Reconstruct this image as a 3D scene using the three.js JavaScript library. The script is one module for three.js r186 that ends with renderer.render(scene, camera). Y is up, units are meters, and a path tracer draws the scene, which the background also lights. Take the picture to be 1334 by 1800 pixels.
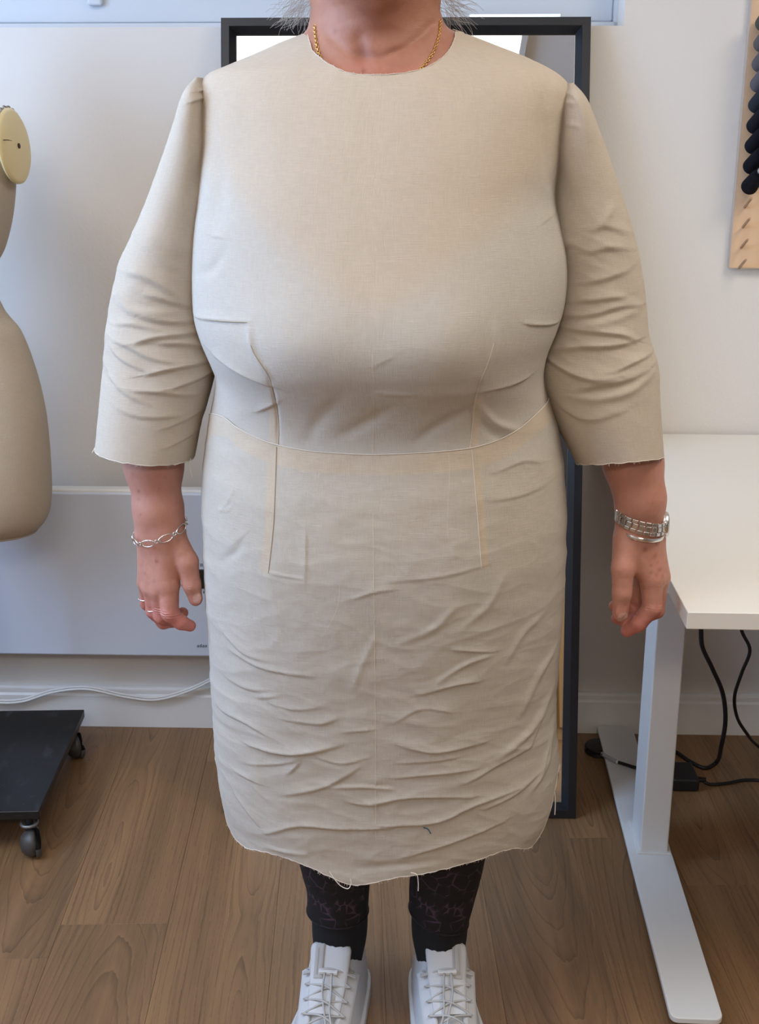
import * as THREE from 'three';
import { RectAreaLightUniformsLib } from 'three/addons/lights/RectAreaLightUniformsLib.js';
import { RoundedBoxGeometry } from 'three/addons/geometries/RoundedBoxGeometry.js';
import { mergeGeometries, mergeVertices } from 'three/addons/utils/BufferGeometryUtils.js';
import { ImprovedNoise } from 'three/addons/math/ImprovedNoise.js';

// ------------------------------------------------------------------ camera, light, exposure
const W = 1334, H = 1800, F = 2110, RAD = Math.PI / 180;
const scene = new THREE.Scene();
const camera = new THREE.PerspectiveCamera(2 * Math.atan(H / 2 / F) / RAD, W / H, 0.05, 40);
camera.position.set(0, 1.30, 2.51);
camera.rotation.set(-17.2 * RAD, 1.7 * RAD, 0, 'YXZ');
camera.updateMatrixWorld(true);
const renderer = new THREE.WebGLRenderer({ antialias: true });
renderer.setSize(W, H);
renderer.toneMapping = THREE.LinearToneMapping;
renderer.toneMappingExposure = 1.15;
renderer.shadowMap.enabled = true;
RectAreaLightUniformsLib.init();
const SKY = new THREE.Color(0.62, 0.78, 1.0);
scene.background = SKY; scene.backgroundIntensity = 1.6;
const CEIL = 2.42;
// ceiling panels: [x, z, width, depth, intensity]
const PANELS = [[-0.255, 1.78, 1.2, 0.9, 0.95], [1.2, 1.4, 0.6, 0.9, 9.0], [0.0, 4.0, 1.2, 0.6, 14.5], [-1.2, 1.6, 0.5, 0.9, 6.5]];  // first shows in the mirror, the rest are added fill lights out of view
const PANEL_COLOR = new THREE.Color(1.0, 0.90, 0.77);
// daylight window in the left wall: y0, y1, z0, z1, intensity
const WIN = { y0: 0.95, y1: 2.15, z0: 0.70, z1: 2.1, power: 6.6, color: new THREE.Color(0.36, 0.60, 1.0) };

// ------------------------------------------------------------------ helpers
let seed = 12345;
const rnd = () => { seed = (seed * 1664525 + 1013904223) >>> 0; return seed / 4294967296; };
const rr = (a, b) => a + (b - a) * rnd();
const clamp = (x, a = 0, b = 1) => Math.min(b, Math.max(a, x));
const lerp = (a, b, t) => a + (b - a) * t;
const smooth = (a, b, x) => { const t = clamp((x - a) / (b - a)); return t * t * (3 - 2 * t); };
const noiser = new ImprovedNoise();
const noise = (x, y, z = 0) => noiser.noise(x + 100.3, y + 57.1, z + 31.7);
const fbm = (x, y, z = 0, o = 4) => { let s = 0, a = 0.5; for (let i = 0; i < o; i++) { s += a * noise(x, y, z + i * 7.3); x *= 2.03; y *= 2.03; z *= 2.03; a *= 0.5; } return s; };
const ridge = (x, y, z = 0, o = 3) => { let s = 0, a = 0.5; for (let i = 0; i < o; i++) { s += a * (1 - 2 * Math.abs(noise(x, y, z + i * 5.1))); x *= 2.1; y *= 2.1; a *= 0.5; } return s; };
const V = (x, y, z) => new THREE.Vector3(x, y, z);
function ray(px, py) { return V((px - W / 2) / F, -(py - H / 2) / F, -1).applyQuaternion(camera.quaternion); }
function atZ(px, py, z) { const d = ray(px, py); return d.multiplyScalar((z - camera.position.z) / d.z).add(camera.position); }
function atY(px, py, y) { const d = ray(px, py); return d.multiplyScalar((y - camera.position.y) / d.y).add(camera.position); }
// piecewise cubic table lookup
function table(pts) {
  const p = pts.slice().sort((a, b) => a[0] - b[0]);
  return x => {
    if (x <= p[0][0]) return p[0][1];
    const n = p.length - 1; if (x >= p[n][0]) return p[n][1];
    let i = 0; while (x > p[i + 1][0]) i++;
    const [x0, y0] = p[i], [x1, y1] = p[i + 1], h = x1 - x0, t = (x - x0) / h;
    const s = (k) => k <= 0 || k >= n ? (k <= 0 ? (p[1][1] - p[0][1]) / (p[1][0] - p[0][0]) : (p[n][1] - p[n - 1][1]) / (p[n][0] - p[n - 1][0])) : (p[k + 1][1] - p[k - 1][1]) / (p[k + 1][0] - p[k - 1][0]);
    const m0 = s(i) * h, m1 = s(i + 1) * h, t2 = t * t, t3 = t2 * t;
    return (2 * t3 - 3 * t2 + 1) * y0 + (t3 - 2 * t2 + t) * m0 + (-2 * t3 + 3 * t2) * y1 + (t3 - t2) * m1;
  };
}
const used = {};
function numbered(n) { const k = used[n] = (used[n] ?? -1) + 1; return k ? n + '_' + String(k).padStart(3, '0') : n; }
function shade(o) { o.castShadow = o.receiveShadow = true; return o; }
function obj(name, geo, mat, parent = scene) {
  const g = Array.isArray(geo) ? (geo.length > 1 ? mergeGeometries(geo.map(flat)) : geo[0]) : geo;
  const m = shade(new THREE.Mesh(g, mat)); m.name = parent === scene ? numbered(name) : name; parent.add(m); return m;
}
function flat(g) { const q = g.index ? g.toNonIndexed() : g; for (const k of Object.keys(q.attributes)) if (!['position', 'normal', 'uv'].includes(k)) q.deleteAttribute(k); if (!q.attributes.uv) q.setAttribute('uv', new THREE.Float32BufferAttribute(new Float32Array(q.attributes.position.count * 2), 2)); return q; }
function thing(name, label, category, pos = [0, 0, 0], group) {
  const o = new THREE.Group(); o.name = numbered(name); o.position.set(...pos); scene.add(o);
  o.userData = { label, category }; if (group) o.userData.group = group; return o;
}
function part(name, parent) { const o = new THREE.Group(); o.name = name; parent.add(o); return o; }
function tag(o, label, category, group) { o.userData = { label, category }; if (group) o.userData.group = group; return o; }
function struct(name, geo, mat) { const o = obj(name, geo, mat); o.userData.kind = 'structure'; return o; }
const M = (color, roughness = 0.6, extra = {}) => new THREE.MeshStandardMaterial({ color, roughness, ...extra });
const box = (w, h, d, x = 0, y = 0, z = 0, r = 0) => (r ? new RoundedBoxGeometry(w, h, d, 3, r) : new THREE.BoxGeometry(w, h, d)).translate(x, y, z);
const tube = (pts, r, seg = 40, rad = 8, closed = false) => new THREE.TubeGeometry(new THREE.CatmullRomCurve3(pts, closed), seg, r, rad, closed);
const cyl = (r0, r1, h, n = 32) => new THREE.CylinderGeometry(r0, r1, h, n);
const lathe = (pts, n = 48) => new THREE.LatheGeometry(pts.map(p => new THREE.Vector2(...p)), n);
function dataTex(w, h, fn, srgb = true) {
  const d = new Uint8Array(w * h * 4);
  for (let y = 0; y < h; y++) for (let x = 0; x < w; x++) { const c = fn(x, y), i = (y * w + x) * 4; if (typeof c === 'number') d[i] = d[i + 1] = d[i + 2] = clamp(c) * 255; else { d[i] = clamp(c[0]) * 255; d[i + 1] = clamp(c[1]) * 255; d[i + 2] = clamp(c[2]) * 255; } d[i + 3] = 255; }
  const t = new THREE.DataTexture(d, w, h); t.wrapS = t.wrapT = THREE.RepeatWrapping; t.magFilter = THREE.LinearFilter; t.minFilter = THREE.LinearMipmapLinearFilter; t.generateMipmaps = true;
  if (srgb) t.colorSpace = THREE.SRGBColorSpace; t.needsUpdate = true; return t;
}
// surface nets: mesh of f < 0 inside the box lo..hi with cells of h
function nets(f, lo, hi, h) {
  const [nx, ny, nz] = [0, 1, 2].map(i => Math.ceil((hi[i] - lo[i]) / h) + 1), v = new Float32Array(nx * ny * nz), at = (i, j, k) => (k * ny + j) * nx + i;
  for (let k = 0; k < nz; k++) for (let j = 0; j < ny; j++) for (let i = 0; i < nx; i++) v[at(i, j, k)] = f(lo[0] + i * h, lo[1] + j * h, lo[2] + k * h);
  const id = new Int32Array(nx * ny * nz).fill(-1), pos = [], idx = [];
  for (let k = 0; k < nz - 1; k++) for (let j = 0; j < ny - 1; j++) for (let i = 0; i < nx - 1; i++) {
    let inside = 0; const c = [];
    for (let b = 0; b < 8; b++) { const q = v[at(i + (b & 1), j + ((b >> 1) & 1), k + (b >> 2))]; c.push(q); if (q < 0) inside++; }
    if (!inside || inside === 8) continue;
    let sx = 0, sy = 0, sz = 0, n = 0;
    for (let b = 0; b < 8; b++) for (const d of [1, 2, 4]) { if (b & d) continue; const e = b | d; if ((c[b] < 0) === (c[e] < 0)) continue; const t = c[b] / (c[b] - c[e]); sx += (b & 1) + (d === 1 ? t : 0); sy += ((b >> 1) & 1) + (d === 2 ? t : 0); sz += (b >> 2) + (d === 4 ? t : 0); n++; }
    id[at(i, j, k)] = pos.length / 3; pos.push(lo[0] + (i + sx / n) * h, lo[1] + (j + sy / n) * h, lo[2] + (k + sz / n) * h);
  }
  const quad = (a, b, c, d, flip) => { if (a < 0 || b < 0 || c < 0 || d < 0) return; if (flip) idx.push(a, c, b, a, d, c); else idx.push(a, b, c, a, c, d); };
  for (let k = 1; k < nz - 1; k++) for (let j = 1; j < ny - 1; j++) for (let i = 1; i < nx - 1; i++) {
    const s = v[at(i, j, k)] < 0;
    if (s !== v[at(i + 1, j, k)] < 0) quad(id[at(i, j - 1, k - 1)], id[at(i, j, k - 1)], id[at(i, j, k)], id[at(i, j - 1, k)], !s);
    if (s !== v[at(i, j + 1, k)] < 0) quad(id[at(i - 1, j, k - 1)], id[at(i - 1, j, k)], id[at(i, j, k)], id[at(i, j, k - 1)], !s);
    if (s !== v[at(i, j, k + 1)] < 0) quad(id[at(i - 1, j - 1, k)], id[at(i, j - 1, k)], id[at(i, j, k)], id[at(i - 1, j, k)], !s);
  }
  const g = new THREE.BufferGeometry(); g.setAttribute('position', new THREE.Float32BufferAttribute(pos, 3)); g.setIndex(idx); g.computeVertexNormals(); return g;
}
const smin = (a, b, k) => { const h = Math.max(k - Math.abs(a - b), 0) / k; return Math.min(a, b) - h * h * k * 0.25; };
// tapered capsule distance
function bone(a, b, ra, rb) {
  const ax = a.x, ay = a.y, az = a.z, dx = b.x - ax, dy = b.y - ay, dz = b.z - az, l2 = dx * dx + dy * dy + dz * dz || 1e-9;
  return (x, y, z) => { const px = x - ax, py = y - ay, pz = z - az, t = clamp((px * dx + py * dy + pz * dz) / l2); return Math.hypot(px - dx * t, py - dy * t, pz - dz * t) - (ra + (rb - ra) * t); };
}
const ellipsoid = (c, r) => (x, y, z) => { const k = Math.hypot((x - c.x) / r.x, (y - c.y) / r.y, (z - c.z) / r.z); return (k - 1) * Math.min(r.x, r.y, r.z); };
// grid surface: rows x cols of points (cols may close)
function gridGeo(rows, cols, P, UV, closed) {
  const pos = new Float32Array(rows * cols * 3), uv = new Float32Array(rows * cols * 2), idx = [];
  for (let j = 0; j < rows; j++) for (let i = 0; i < cols; i++) { const p = P(j, i), k = j * cols + i; pos[k * 3] = p.x; pos[k * 3 + 1] = p.y; pos[k * 3 + 2] = p.z; const q = UV(j, i, p); uv[k * 2] = q[0]; uv[k * 2 + 1] = q[1]; }
  for (let j = 0; j < rows - 1; j++) for (let i = 0; i < cols - 1; i++) { const a = j * cols + i, b = a + 1, c = a + cols, d = c + 1; idx.push(a, b, c, b, d, c); }
  const g = new THREE.BufferGeometry(); g.setAttribute('position', new THREE.BufferAttribute(pos, 3)); g.setAttribute('uv', new THREE.BufferAttribute(uv, 2)); g.setIndex(idx); g.computeVertexNormals();
  if (closed) { const n = g.attributes.normal.array; for (let j = 0; j < rows; j++) { const a = j * cols * 3, b = (j * cols + cols - 1) * 3; for (let k = 0; k < 3; k++) n[a + k] = n[b + k] = (n[a + k] + n[b + k]) / 2; } }
  return g;
}

// ------------------------------------------------------------------ materials
const plasterBump = dataTex(512, 512, (x, y) => 0.5 + 0.5 * fbm(x / 9, y / 9, 0, 4) + 0.2 * noise(x / 64, y / 64), false);
const wallMat = M(new THREE.Color(0.74, 0.705, 0.66), 0.85, { bumpMap: plasterBump, bumpScale: 0.0004 });
const whitePaint = M(new THREE.Color(0.78, 0.77, 0.75), 0.4);
const farWall = M(new THREE.Color(0.50, 0.48, 0.46), 0.85);
const ceilMat = M(new THREE.Color(0.8, 0.78, 0.75), 0.9);
const upvc = M(new THREE.Color(0.60, 0.64, 0.69), 0.3);
const blackMetal = M(new THREE.Color(0.008, 0.009, 0.012), 0.32);
const blackPlastic = M(new THREE.Color(0.006, 0.006, 0.007), 0.5);
const whiteMetal = M(new THREE.Color(0.70, 0.71, 0.71), 0.38);
const laminateTop = M(new THREE.Color(0.78, 0.76, 0.70), 0.35);
const silver = M(new THREE.Color(0.78, 0.77, 0.75), 0.22, { metalness: 1 });
const steel = M(new THREE.Color(0.6, 0.6, 0.6), 0.28, { metalness: 1 });
const gold = M(new THREE.Color(0.72, 0.46, 0.16), 0.28, { metalness: 1 });
// fine woven cotton: slubby warp and weft, 96 mm tile
const weaveN = 768;
const weaveVal = (x, y) => {
  const p = 2 * Math.PI / weaveN, a = Math.sin(x * p * 192), b = Math.sin(y * p * 192);
  const warp = noise(Math.cos(x * p) * 40 + 9, Math.sin(x * p) * 40, y / 130), weft = noise(Math.cos(y * p) * 40, Math.sin(y * p) * 40 + 5, x / 130 + 20);
  return 0.5 + 0.14 * a * b + 0.5 * warp + 0.55 * weft;
};
const weaveBump = dataTex(weaveN, weaveN, weaveVal, false);
const weaveMap = dataTex(weaveN, weaveN, (x, y) => { const v = weaveVal(x, y) - 0.5, f = 0.93 + 0.055 * v + 0.02 * fbm(x / 40, y / 40, 3); return [f, f * 0.995, f * 0.985]; });
for (const t of [weaveBump, weaveMap]) t.repeat.set(1 / 0.096, 1 / 0.096);
const calico = new THREE.MeshPhysicalMaterial({ color: new THREE.Color(0.655, 0.60, 0.525), roughness: 0.9, map: weaveMap, bumpMap: weaveBump, bumpScale: 0.00025, vertexColors: true, side: THREE.DoubleSide, sheen: 0.15, sheenRoughness: 0.6 });
const calicoPlain = M(new THREE.Color(0.67, 0.61, 0.53), 0.9, { side: THREE.DoubleSide });
const calicoEdge = M(new THREE.Color(0.72, 0.65, 0.56), 0.9);
const seamDark = M(new THREE.Color(0.42, 0.36, 0.27), 0.9);
const threadMat = M(new THREE.Color(0.85, 0.82, 0.76), 0.8);
// linen of the dress form
const linen = M(new THREE.Color(0.63, 0.52, 0.40), 0.9, { map: weaveMap, bumpMap: weaveBump, bumpScale: 0.0004 });
const skinBump = dataTex(512, 512, (x, y) => 0.5 + 0.6 * fbm(x / 7, y / 7, 1, 3) + 0.3 * ridge(x / 24, y / 60, 4, 2), false);
const skin = new THREE.MeshPhysicalMaterial({ color: 0xffffff, vertexColors: true, roughness: 0.52, bumpMap: skinBump, bumpScale: 0.0003, sheen: 0.1, sheenRoughness: 0.5 });

// ------------------------------------------------------------------ the room
const X0 = -1.75, X1 = 3.2, Z1 = 5.6, T = 0.15;
const WB = { x0: -1.25, x1: 0.398, y0: 1.512, y1: 2.12, d: 0.09 };   // window recess in the back wall
const span = (x0, x1, y0, y1, z0, z1) => box(x1 - x0, y1 - y0, z1 - z0, (x0 + x1) / 2, (y0 + y1) / 2, (z0 + z1) / 2);
function planar(g) { const p = g.attributes.position, n = g.attributes.normal, u = g.attributes.uv; for (let i = 0; i < p.count; i++) { const ax = Math.abs(n.getX(i)), ay = Math.abs(n.getY(i)); u.setXY(i, ax > 0.5 ? p.getZ(i) : p.getX(i), ay > 0.5 ? p.getZ(i) : p.getY(i)); } return g; }
plasterBump.repeat.set(3, 3);
struct('wall_back', [span(X0 - T, X1 + T, 0, WB.y0, -T, 0), span(X0 - T, X1 + T, WB.y1, CEIL, -T, 0), span(X0 - T, WB.x0, WB.y0, WB.y1, -T, 0), span(WB.x1, X1 + T, WB.y0, WB.y1, -T, 0)].map(planar), wallMat);
struct('wall_left', [span(X0 - T, X0, 0, WIN.y0, 0, Z1), span(X0 - T, X0, WIN.y1, CEIL, 0, Z1), span(X0 - T, X0, WIN.y0, WIN.y1, 0, WIN.z0), span(X0 - T, X0, WIN.y0, WIN.y1, WIN.z1, Z1)].map(planar), wallMat);
struct('wall_right', planar(span(X1, X1 + T, 0, CEIL, 0, Z1)), farWall);
struct('wall_front', planar(span(X0 - T, X1 + T, 0, CEIL, Z1, Z1 + T)), farWall);
struct('ceiling', planar(span(X0 - T, X1 + T, CEIL, CEIL + 0.1, -T, Z1 + T)), ceilMat);
{ // skirting boards: plain face, stepped and eased top
  const prof = (len) => { const s = new THREE.Shape(); s.moveTo(0, 0.0005); s.lineTo(0.016, 0.0005); s.lineTo(0.016, 0.078); s.lineTo(0.0125, 0.083); s.lineTo(0.0125, 0.091); s.quadraticCurveTo(0.012, 0.098, 0.006, 0.0995); s.lineTo(0, 0.1); s.lineTo(0, 0.0005); return new THREE.ExtrudeGeometry(s, { depth: len, bevelEnabled: false, curveSegments: 6 }); };
  struct('baseboard_back', prof(X1 - X0).rotateY(-Math.PI / 2).translate(X1, 0, 0), whitePaint);
  struct('baseboard_right', prof(Z1).rotateY(Math.PI).translate(X1, 0, Z1), whitePaint);
  struct('baseboard_left', prof(Z1).translate(X0, 0, 0), whitePaint);
}
// window in the back wall: white frame in a recess, its lower rail and right stile show
{
  const w = struct('window_1', [], upvc.clone ? upvc : upvc) ;
  w.geometry = (() => { const z0 = -0.14, z1 = -WB.d; const r = 0.052; return mergeGeometries([span(WB.x0, WB.x1, WB.y0, WB.y0 + 0.014, z0, z1 + 0.012), span(WB.x0, WB.x1, WB.y1 - 0.03, WB.y1, z0, z1 + 0.012), span(WB.x0, WB.x0 + 0.03, WB.y0, WB.y1, z0, z1 + 0.012), span(WB.x1 - 0.008, WB.x1, WB.y0, WB.y1, z0, z1 + 0.012)].map(flat)); })();
  const rail = (name, g) => obj(name, g, upvc, w);
  const zf = -WB.d, s = 0.0015;
  rail('sash_rail', box(WB.x1 - WB.x0 - 0.016, 0.07, 0.04, (WB.x0 + WB.x1) / 2, WB.y0 + 0.014 + 0.035 + s, zf - 0.022, 0.004));
  rail('sash_rail', box(WB.x1 - WB.x0 - 0.016, 0.036, 0.04, (WB.x0 + WB.x1) / 2, WB.y1 - 0.05, zf - 0.022, 0.004));
  rail('sash_stile', box(0.036, WB.y1 - WB.y0 - 0.03, 0.0395, WB.x1 - 0.008 - 0.018 - s, (WB.y0 + WB.y1) / 2, zf - 0.022, 0.004));
  rail('sash_stile', box(0.036, WB.y1 - WB.y0 - 0.03, 0.0395, WB.x0 + 0.048, (WB.y0 + WB.y1) / 2, zf - 0.022, 0.004));
  obj('pane', span(WB.x0 + 0.06, WB.x1 - 0.045, WB.y0 + 0.085, WB.y1 - 0.06, -0.118, -0.114), new THREE.MeshPhysicalMaterial({ color: 0xffffff, roughness: 0.25, transmission: 1, thickness: 0, ior: 1.45 }), w);
  const hp = atZ(164, 3, -0.07); obj('catch', box(0.03, 0.02, 0.012, hp.x, hp.y + 0.004, -0.083, 0.005), upvc, w);
}
// daylight window in the left wall (out of frame, to the left of the photographer)
{
  const { y0, y1, z0, z1 } = WIN, x = X0 - 0.07, fw = 0.05;
  const w = struct('window_2', [span(x - 0.03, x + 0.03, y0, y0 + fw, z0, z1), span(x - 0.03, x + 0.03, y1 - fw, y1, z0, z1), span(x - 0.03, x + 0.03, y0, y1, z0, z0 + fw), span(x - 0.03, x + 0.03, y0, y1, z1 - fw, z1), span(x - 0.025, x + 0.025, y0, y1, (z0 + z1) / 2 - 0.025, (z0 + z1) / 2 + 0.025)], upvc);
  for (const [a, b] of [[z0 + fw, (z0 + z1) / 2 - 0.025], [(z0 + z1) / 2 + 0.025, z1 - fw]])
    obj('pane', span(x - 0.004, x + 0.004, y0 + fw, y1 - fw, a, b), new THREE.MeshStandardMaterial({ color: 0xffffff, roughness: 0.1, emissive: WIN.color, emissiveIntensity: 1.6 }), w);
  const l = new THREE.RectAreaLight(WIN.color, WIN.power, z1 - z0 - 0.1, y1 - y0 - 0.1);
  l.position.set(x + 0.045, (y0 + y1) / 2, (z0 + z1) / 2); l.lookAt(5, (y0 + y1) / 2, (z0 + z1) / 2); l.name = 'window_daylight'; scene.add(l);
}
// ceiling panels: one reflected in the mirror, the others added unseen as fill
PANELS.forEach(([x, z, w, d, power], i) => {
  const t = thing('ceiling_light', ['wide white ceiling light panel reflected in the top of the mirror', 'added square white fill light panel, unseen on the ceiling above the worktable', 'added white fill light panel, unseen on the ceiling behind the photographer', 'added narrow white fill light panel, unseen on the ceiling above the dress form'][i], 'ceiling light', [x, CEIL, z]);
  obj('frame', [box(w + 0.04, 0.02, 0.02, 0, -0.011, d / 2 + 0.01), box(w + 0.04, 0.02, 0.02, 0, -0.011, -d / 2 - 0.01), box(0.02, 0.02, d, w / 2 + 0.01, -0.011, 0), box(0.02, 0.02, d, -w / 2 - 0.01, -0.011, 0)], whitePaint, t);
  obj('diffuser', box(w, 0.008, d, 0, -0.009, 0), new THREE.MeshStandardMaterial({ color: 0xffffff, emissive: PANEL_COLOR, emissiveIntensity: i ? 1.6 : 0.35 }), t);
  const l = new THREE.RectAreaLight(PANEL_COLOR, power, w, d); l.position.set(x, CEIL - 0.018, z); l.lookAt(x, 0, z); l.name = 'ceiling_light_glow'; scene.add(l);
});
// floor of long oak-look planks, each a piece of its own, running towards the camera
{
  const floor = struct('floor', span(X0 - T, X1 + T, -0.06, -0.0105, -T, Z1 + T), M(new THREE.Color(0.05, 0.035, 0.02), 0.9));
  const PW = 0.186, PL = 1.22, kinds = [];
  for (let k = 0; k < 5; k++) {
    const u0 = rr(-0.03, 0.05), slope = rr(0.09, 0.15) * (k % 2 ? 1 : -1), d0 = rr(0.008, 0.04), knots = k === 2 ? [[0.02, 0.66]] : [], tone = [1, 0.94, 1.04, 0.97, 1.02][k];
    const val = (x, y) => {
      let u = (x / 224 - 0.5) * PW, v = y / 1408 * PL;
      let warp = 0.014 * noise(u * 9, v * 2.6, k * 9) + 0.005 * noise(u * 35, v * 8, k * 5) + 0.0012 * noise(u * 150, v * 30, k);
      for (const [ku, kv] of knots) { const q = Math.exp(-(((u - ku) / 0.022) ** 2 + ((v - kv) / 0.05) ** 2)); warp += 0.03 * q; }
      const r = Math.hypot(u - u0 + warp * 0.6, (d0 + slope * Math.abs(v - 0.55) * 1.1 + warp) * 0.8), ring = r / 0.0105 + 0.5 * noise(r * 200, v * 2, k), f = ring - Math.floor(ring);
      let dark = 0.55 * Math.pow(f, 2.2) + 0.12 * Math.sin(ring * 6.28);
      dark += 0.16 * Math.max(0, noise(u * 320, v * 7, k + 2)) + 0.3 * noise(u * 26, v * 1.6, k + 4) + 0.16 * noise(u * 900, v * 22, k) + 0.12 * noise(u * 90, v * 3, k + 8);
      let kn = 0; for (const [ku, kv] of knots) { const q = Math.hypot((u - ku) / 0.009, (v - kv) / 0.014); kn = Math.max(kn, 1 - smooth(0.5, 1.6, q + 0.4 * noise(u * 200, v * 150, 3))); }
      return [dark, kn];
    };
    const map = dataTex(224, 1408, (x, y) => { const [d, kn] = val(x, y); const t = tone * (1 - 0.40 * d), w = 1 - 0.65 * kn; return [0.555 * t * w, 0.42 * t * w * (1 - 0.03 * d), 0.285 * t * w * (1 - 0.06 * d)]; });
    const bump = dataTex(224, 1408, (x, y) => 0.7 - 0.5 * val(x, y)[0], false);
    kinds.push(new THREE.MeshStandardMaterial({ map, bumpMap: bump, bumpScale: 0.0005, roughness: 0.46 }));
  }
  const geos = {};
  const plank = (L) => { const key = L.toFixed(3); if (geos[key]) return geos[key]; const a = PW / 2 - 0.0001, b = a - 0.0004, l = L / 2 - 0.0001, m = l - 0.0004, P = [], U = [];
    const loop = (x, y, z) => [[-x, y, -z], [x, y, -z], [x, y, z], [-x, y, z]], q = (A, B, C, D) => { for (const p of [A, B, C, A, C, D]) { P.push(...p); U.push(p[0] / PW + 0.5, p[2] / PL + 0.5); } };
    const t = loop(b, 0, m), c = loop(a, -0.0005, l), s = loop(a, -0.0102, l);
    q(t[0], t[3], t[2], t[1]); for (let i = 0; i < 4; i++) { const j = (i + 1) % 4; q(t[i], t[j], c[j], c[i]); q(c[i], c[j], s[j], s[i]); }
    const g = new THREE.BufferGeometry(); g.setAttribute('position', new THREE.Float32BufferAttribute(P, 3)); g.setAttribute('uv', new THREE.Float32BufferAttribute(U, 2)); g.computeVertexNormals(); return geos[key] = g; };
  const A = 3 * RAD, ca = Math.cos(A), sa = Math.sin(A), joint = { 0: 0.30, 1: 0.99, 2: 0.47, 3: 0.63, 4: 0.80, '-1': 1.02, '-2': 0.15, '-3': 0.72 };
  let n = 0;
  for (let c = -10; c <= 13; c++) {
    const j0 = joint[c] ?? rr(0, PL);
    for (let k = -2; k < 4; k++) {
      // plank centre in plank axes (s across, t along), origin on the seam at x = -0.054, z = 0.615
      const s = (c + 0.5) * PW, t = j0 - 0.615 + (k + 0.5) * PL, x = -0.054 + s * ca + t * sa, z = 0.615 - s * sa + t * ca;
      if (x < X0 - 0.1 || x > X1 + 0.1 || z + PL / 2 < 0.01 || z - PL / 2 > Z1 - 0.02) continue;
      if (z > 3.8) continue;
      const p = obj('floor_plank', plank(PL), kinds[(c * 3 + k * 2 + 700) % 5], floor); p.position.set(x, 0, z); p.rotation.y = A + (n++ % 2 ? Math.PI : 0);
    }
  }
  const rest = obj('floor_planks_beyond', span(X0, X1, -0.0103, -0.0008, 3.0, Z1), kinds[1], floor); rest.userData.kind = 'stuff';
}

// ------------------------------------------------------------------ standing mirror, leaning on the wall
{
  const tr = atZ(1039, 29, 0.03), tl = atZ(388, 29, 0.03), br = atY(1003, 1440, 0);
  const wid = tr.x - tl.x, cx = (tr.x + tl.x) / 2, up = V(0, tr.y - 0.002, 0.03 - br.z), hgt = up.length(), tilt = Math.atan2(up.z, up.y);
  const t = thing('standing_mirror', 'tall black framed mirror leaning on the wall behind the person', 'mirror', [cx, 0.002, br.z]);
  t.rotation.x = tilt;
  // profile across a frame side: distance in from the outer edge, height of the front
  const prof = [[0, -0.03], [0, -0.001], [0.001, 0], [0.0155, 0], [0.0165, -0.001], [0.0275, -0.0165], [0.0275, -0.022], [0.0275, -0.03]];
  const rail = (len, name, q) => { const P = []; const at = (s, k) => { const [u, d] = prof[k]; return [s * (len / 2 - u), -u, d]; };
    for (let k = 0; k < prof.length; k++) { const k2 = (k + 1) % prof.length, a = at(-1, k), b = at(1, k), c = at(1, k2), e = at(-1, k2); for (const p of [a, e, c, a, c, b]) P.push(...p); }
    const g = new THREE.BufferGeometry(); g.setAttribute('position', new THREE.Float32BufferAttribute(P, 3)); g.computeVertexNormals(); const m = obj(name, g, blackMetal, t); q(m); };
  rail(wid, 'frame_rail', m => m.position.set(0, hgt, 0));
  rail(wid, 'frame_rail', m => { m.rotation.z = Math.PI; });
  rail(hgt, 'frame_stile', m => { m.rotation.z = Math.PI / 2; m.position.set(-wid / 2, hgt / 2, 0); });
  rail(hgt, 'frame_stile', m => { m.rotation.z = -Math.PI / 2; m.position.set(wid / 2, hgt / 2, 0); });
  obj('mirror_glass', box(wid - 0.05, hgt - 0.05, 0.004, 0, hgt / 2, -0.022), new THREE.MeshStandardMaterial({ color: new THREE.Color(0.86, 0.88, 0.87), metalness: 1, roughness: 0.01 }), t);
  obj('back_board', box(wid - 0.05, hgt - 0.05, 0.004, 0, hgt / 2, -0.0275), M(0x3a2c20, 0.9), t);
}
// added glowing strip standing in for a bright glint on the window rail
{
  const a = atZ(826, 27, -0.06), b = atZ(985, 27, -0.06), t = thing('glint_strip', 'thin glowing white strip added as a glint along the window rail above the mirror', 'glint strip', [(a.x + b.x) / 2, a.y, -0.066]);
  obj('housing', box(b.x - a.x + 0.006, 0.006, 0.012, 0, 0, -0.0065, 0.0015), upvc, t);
  obj('diffuser', box(b.x - a.x, 0.0042, 0.002, 0, 0, 0.0002), new THREE.MeshStandardMaterial({ color: 0xffffff, emissive: new THREE.Color(0.75, 1, 1), emissiveIntensity: 1.8 }), t);  // glowing face drawn in place of a glint, not a lamp
  const l = new THREE.RectAreaLight(new THREE.Color(0.75, 1, 1), 2, b.x - a.x, 0.004); l.position.set((a.x + b.x) / 2, a.y, -0.064); l.lookAt((a.x + b.x) / 2, a.y, 3); l.name = 'glint_strip_glow'; scene.add(l);  // added light to go with the glint strip
}

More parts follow.
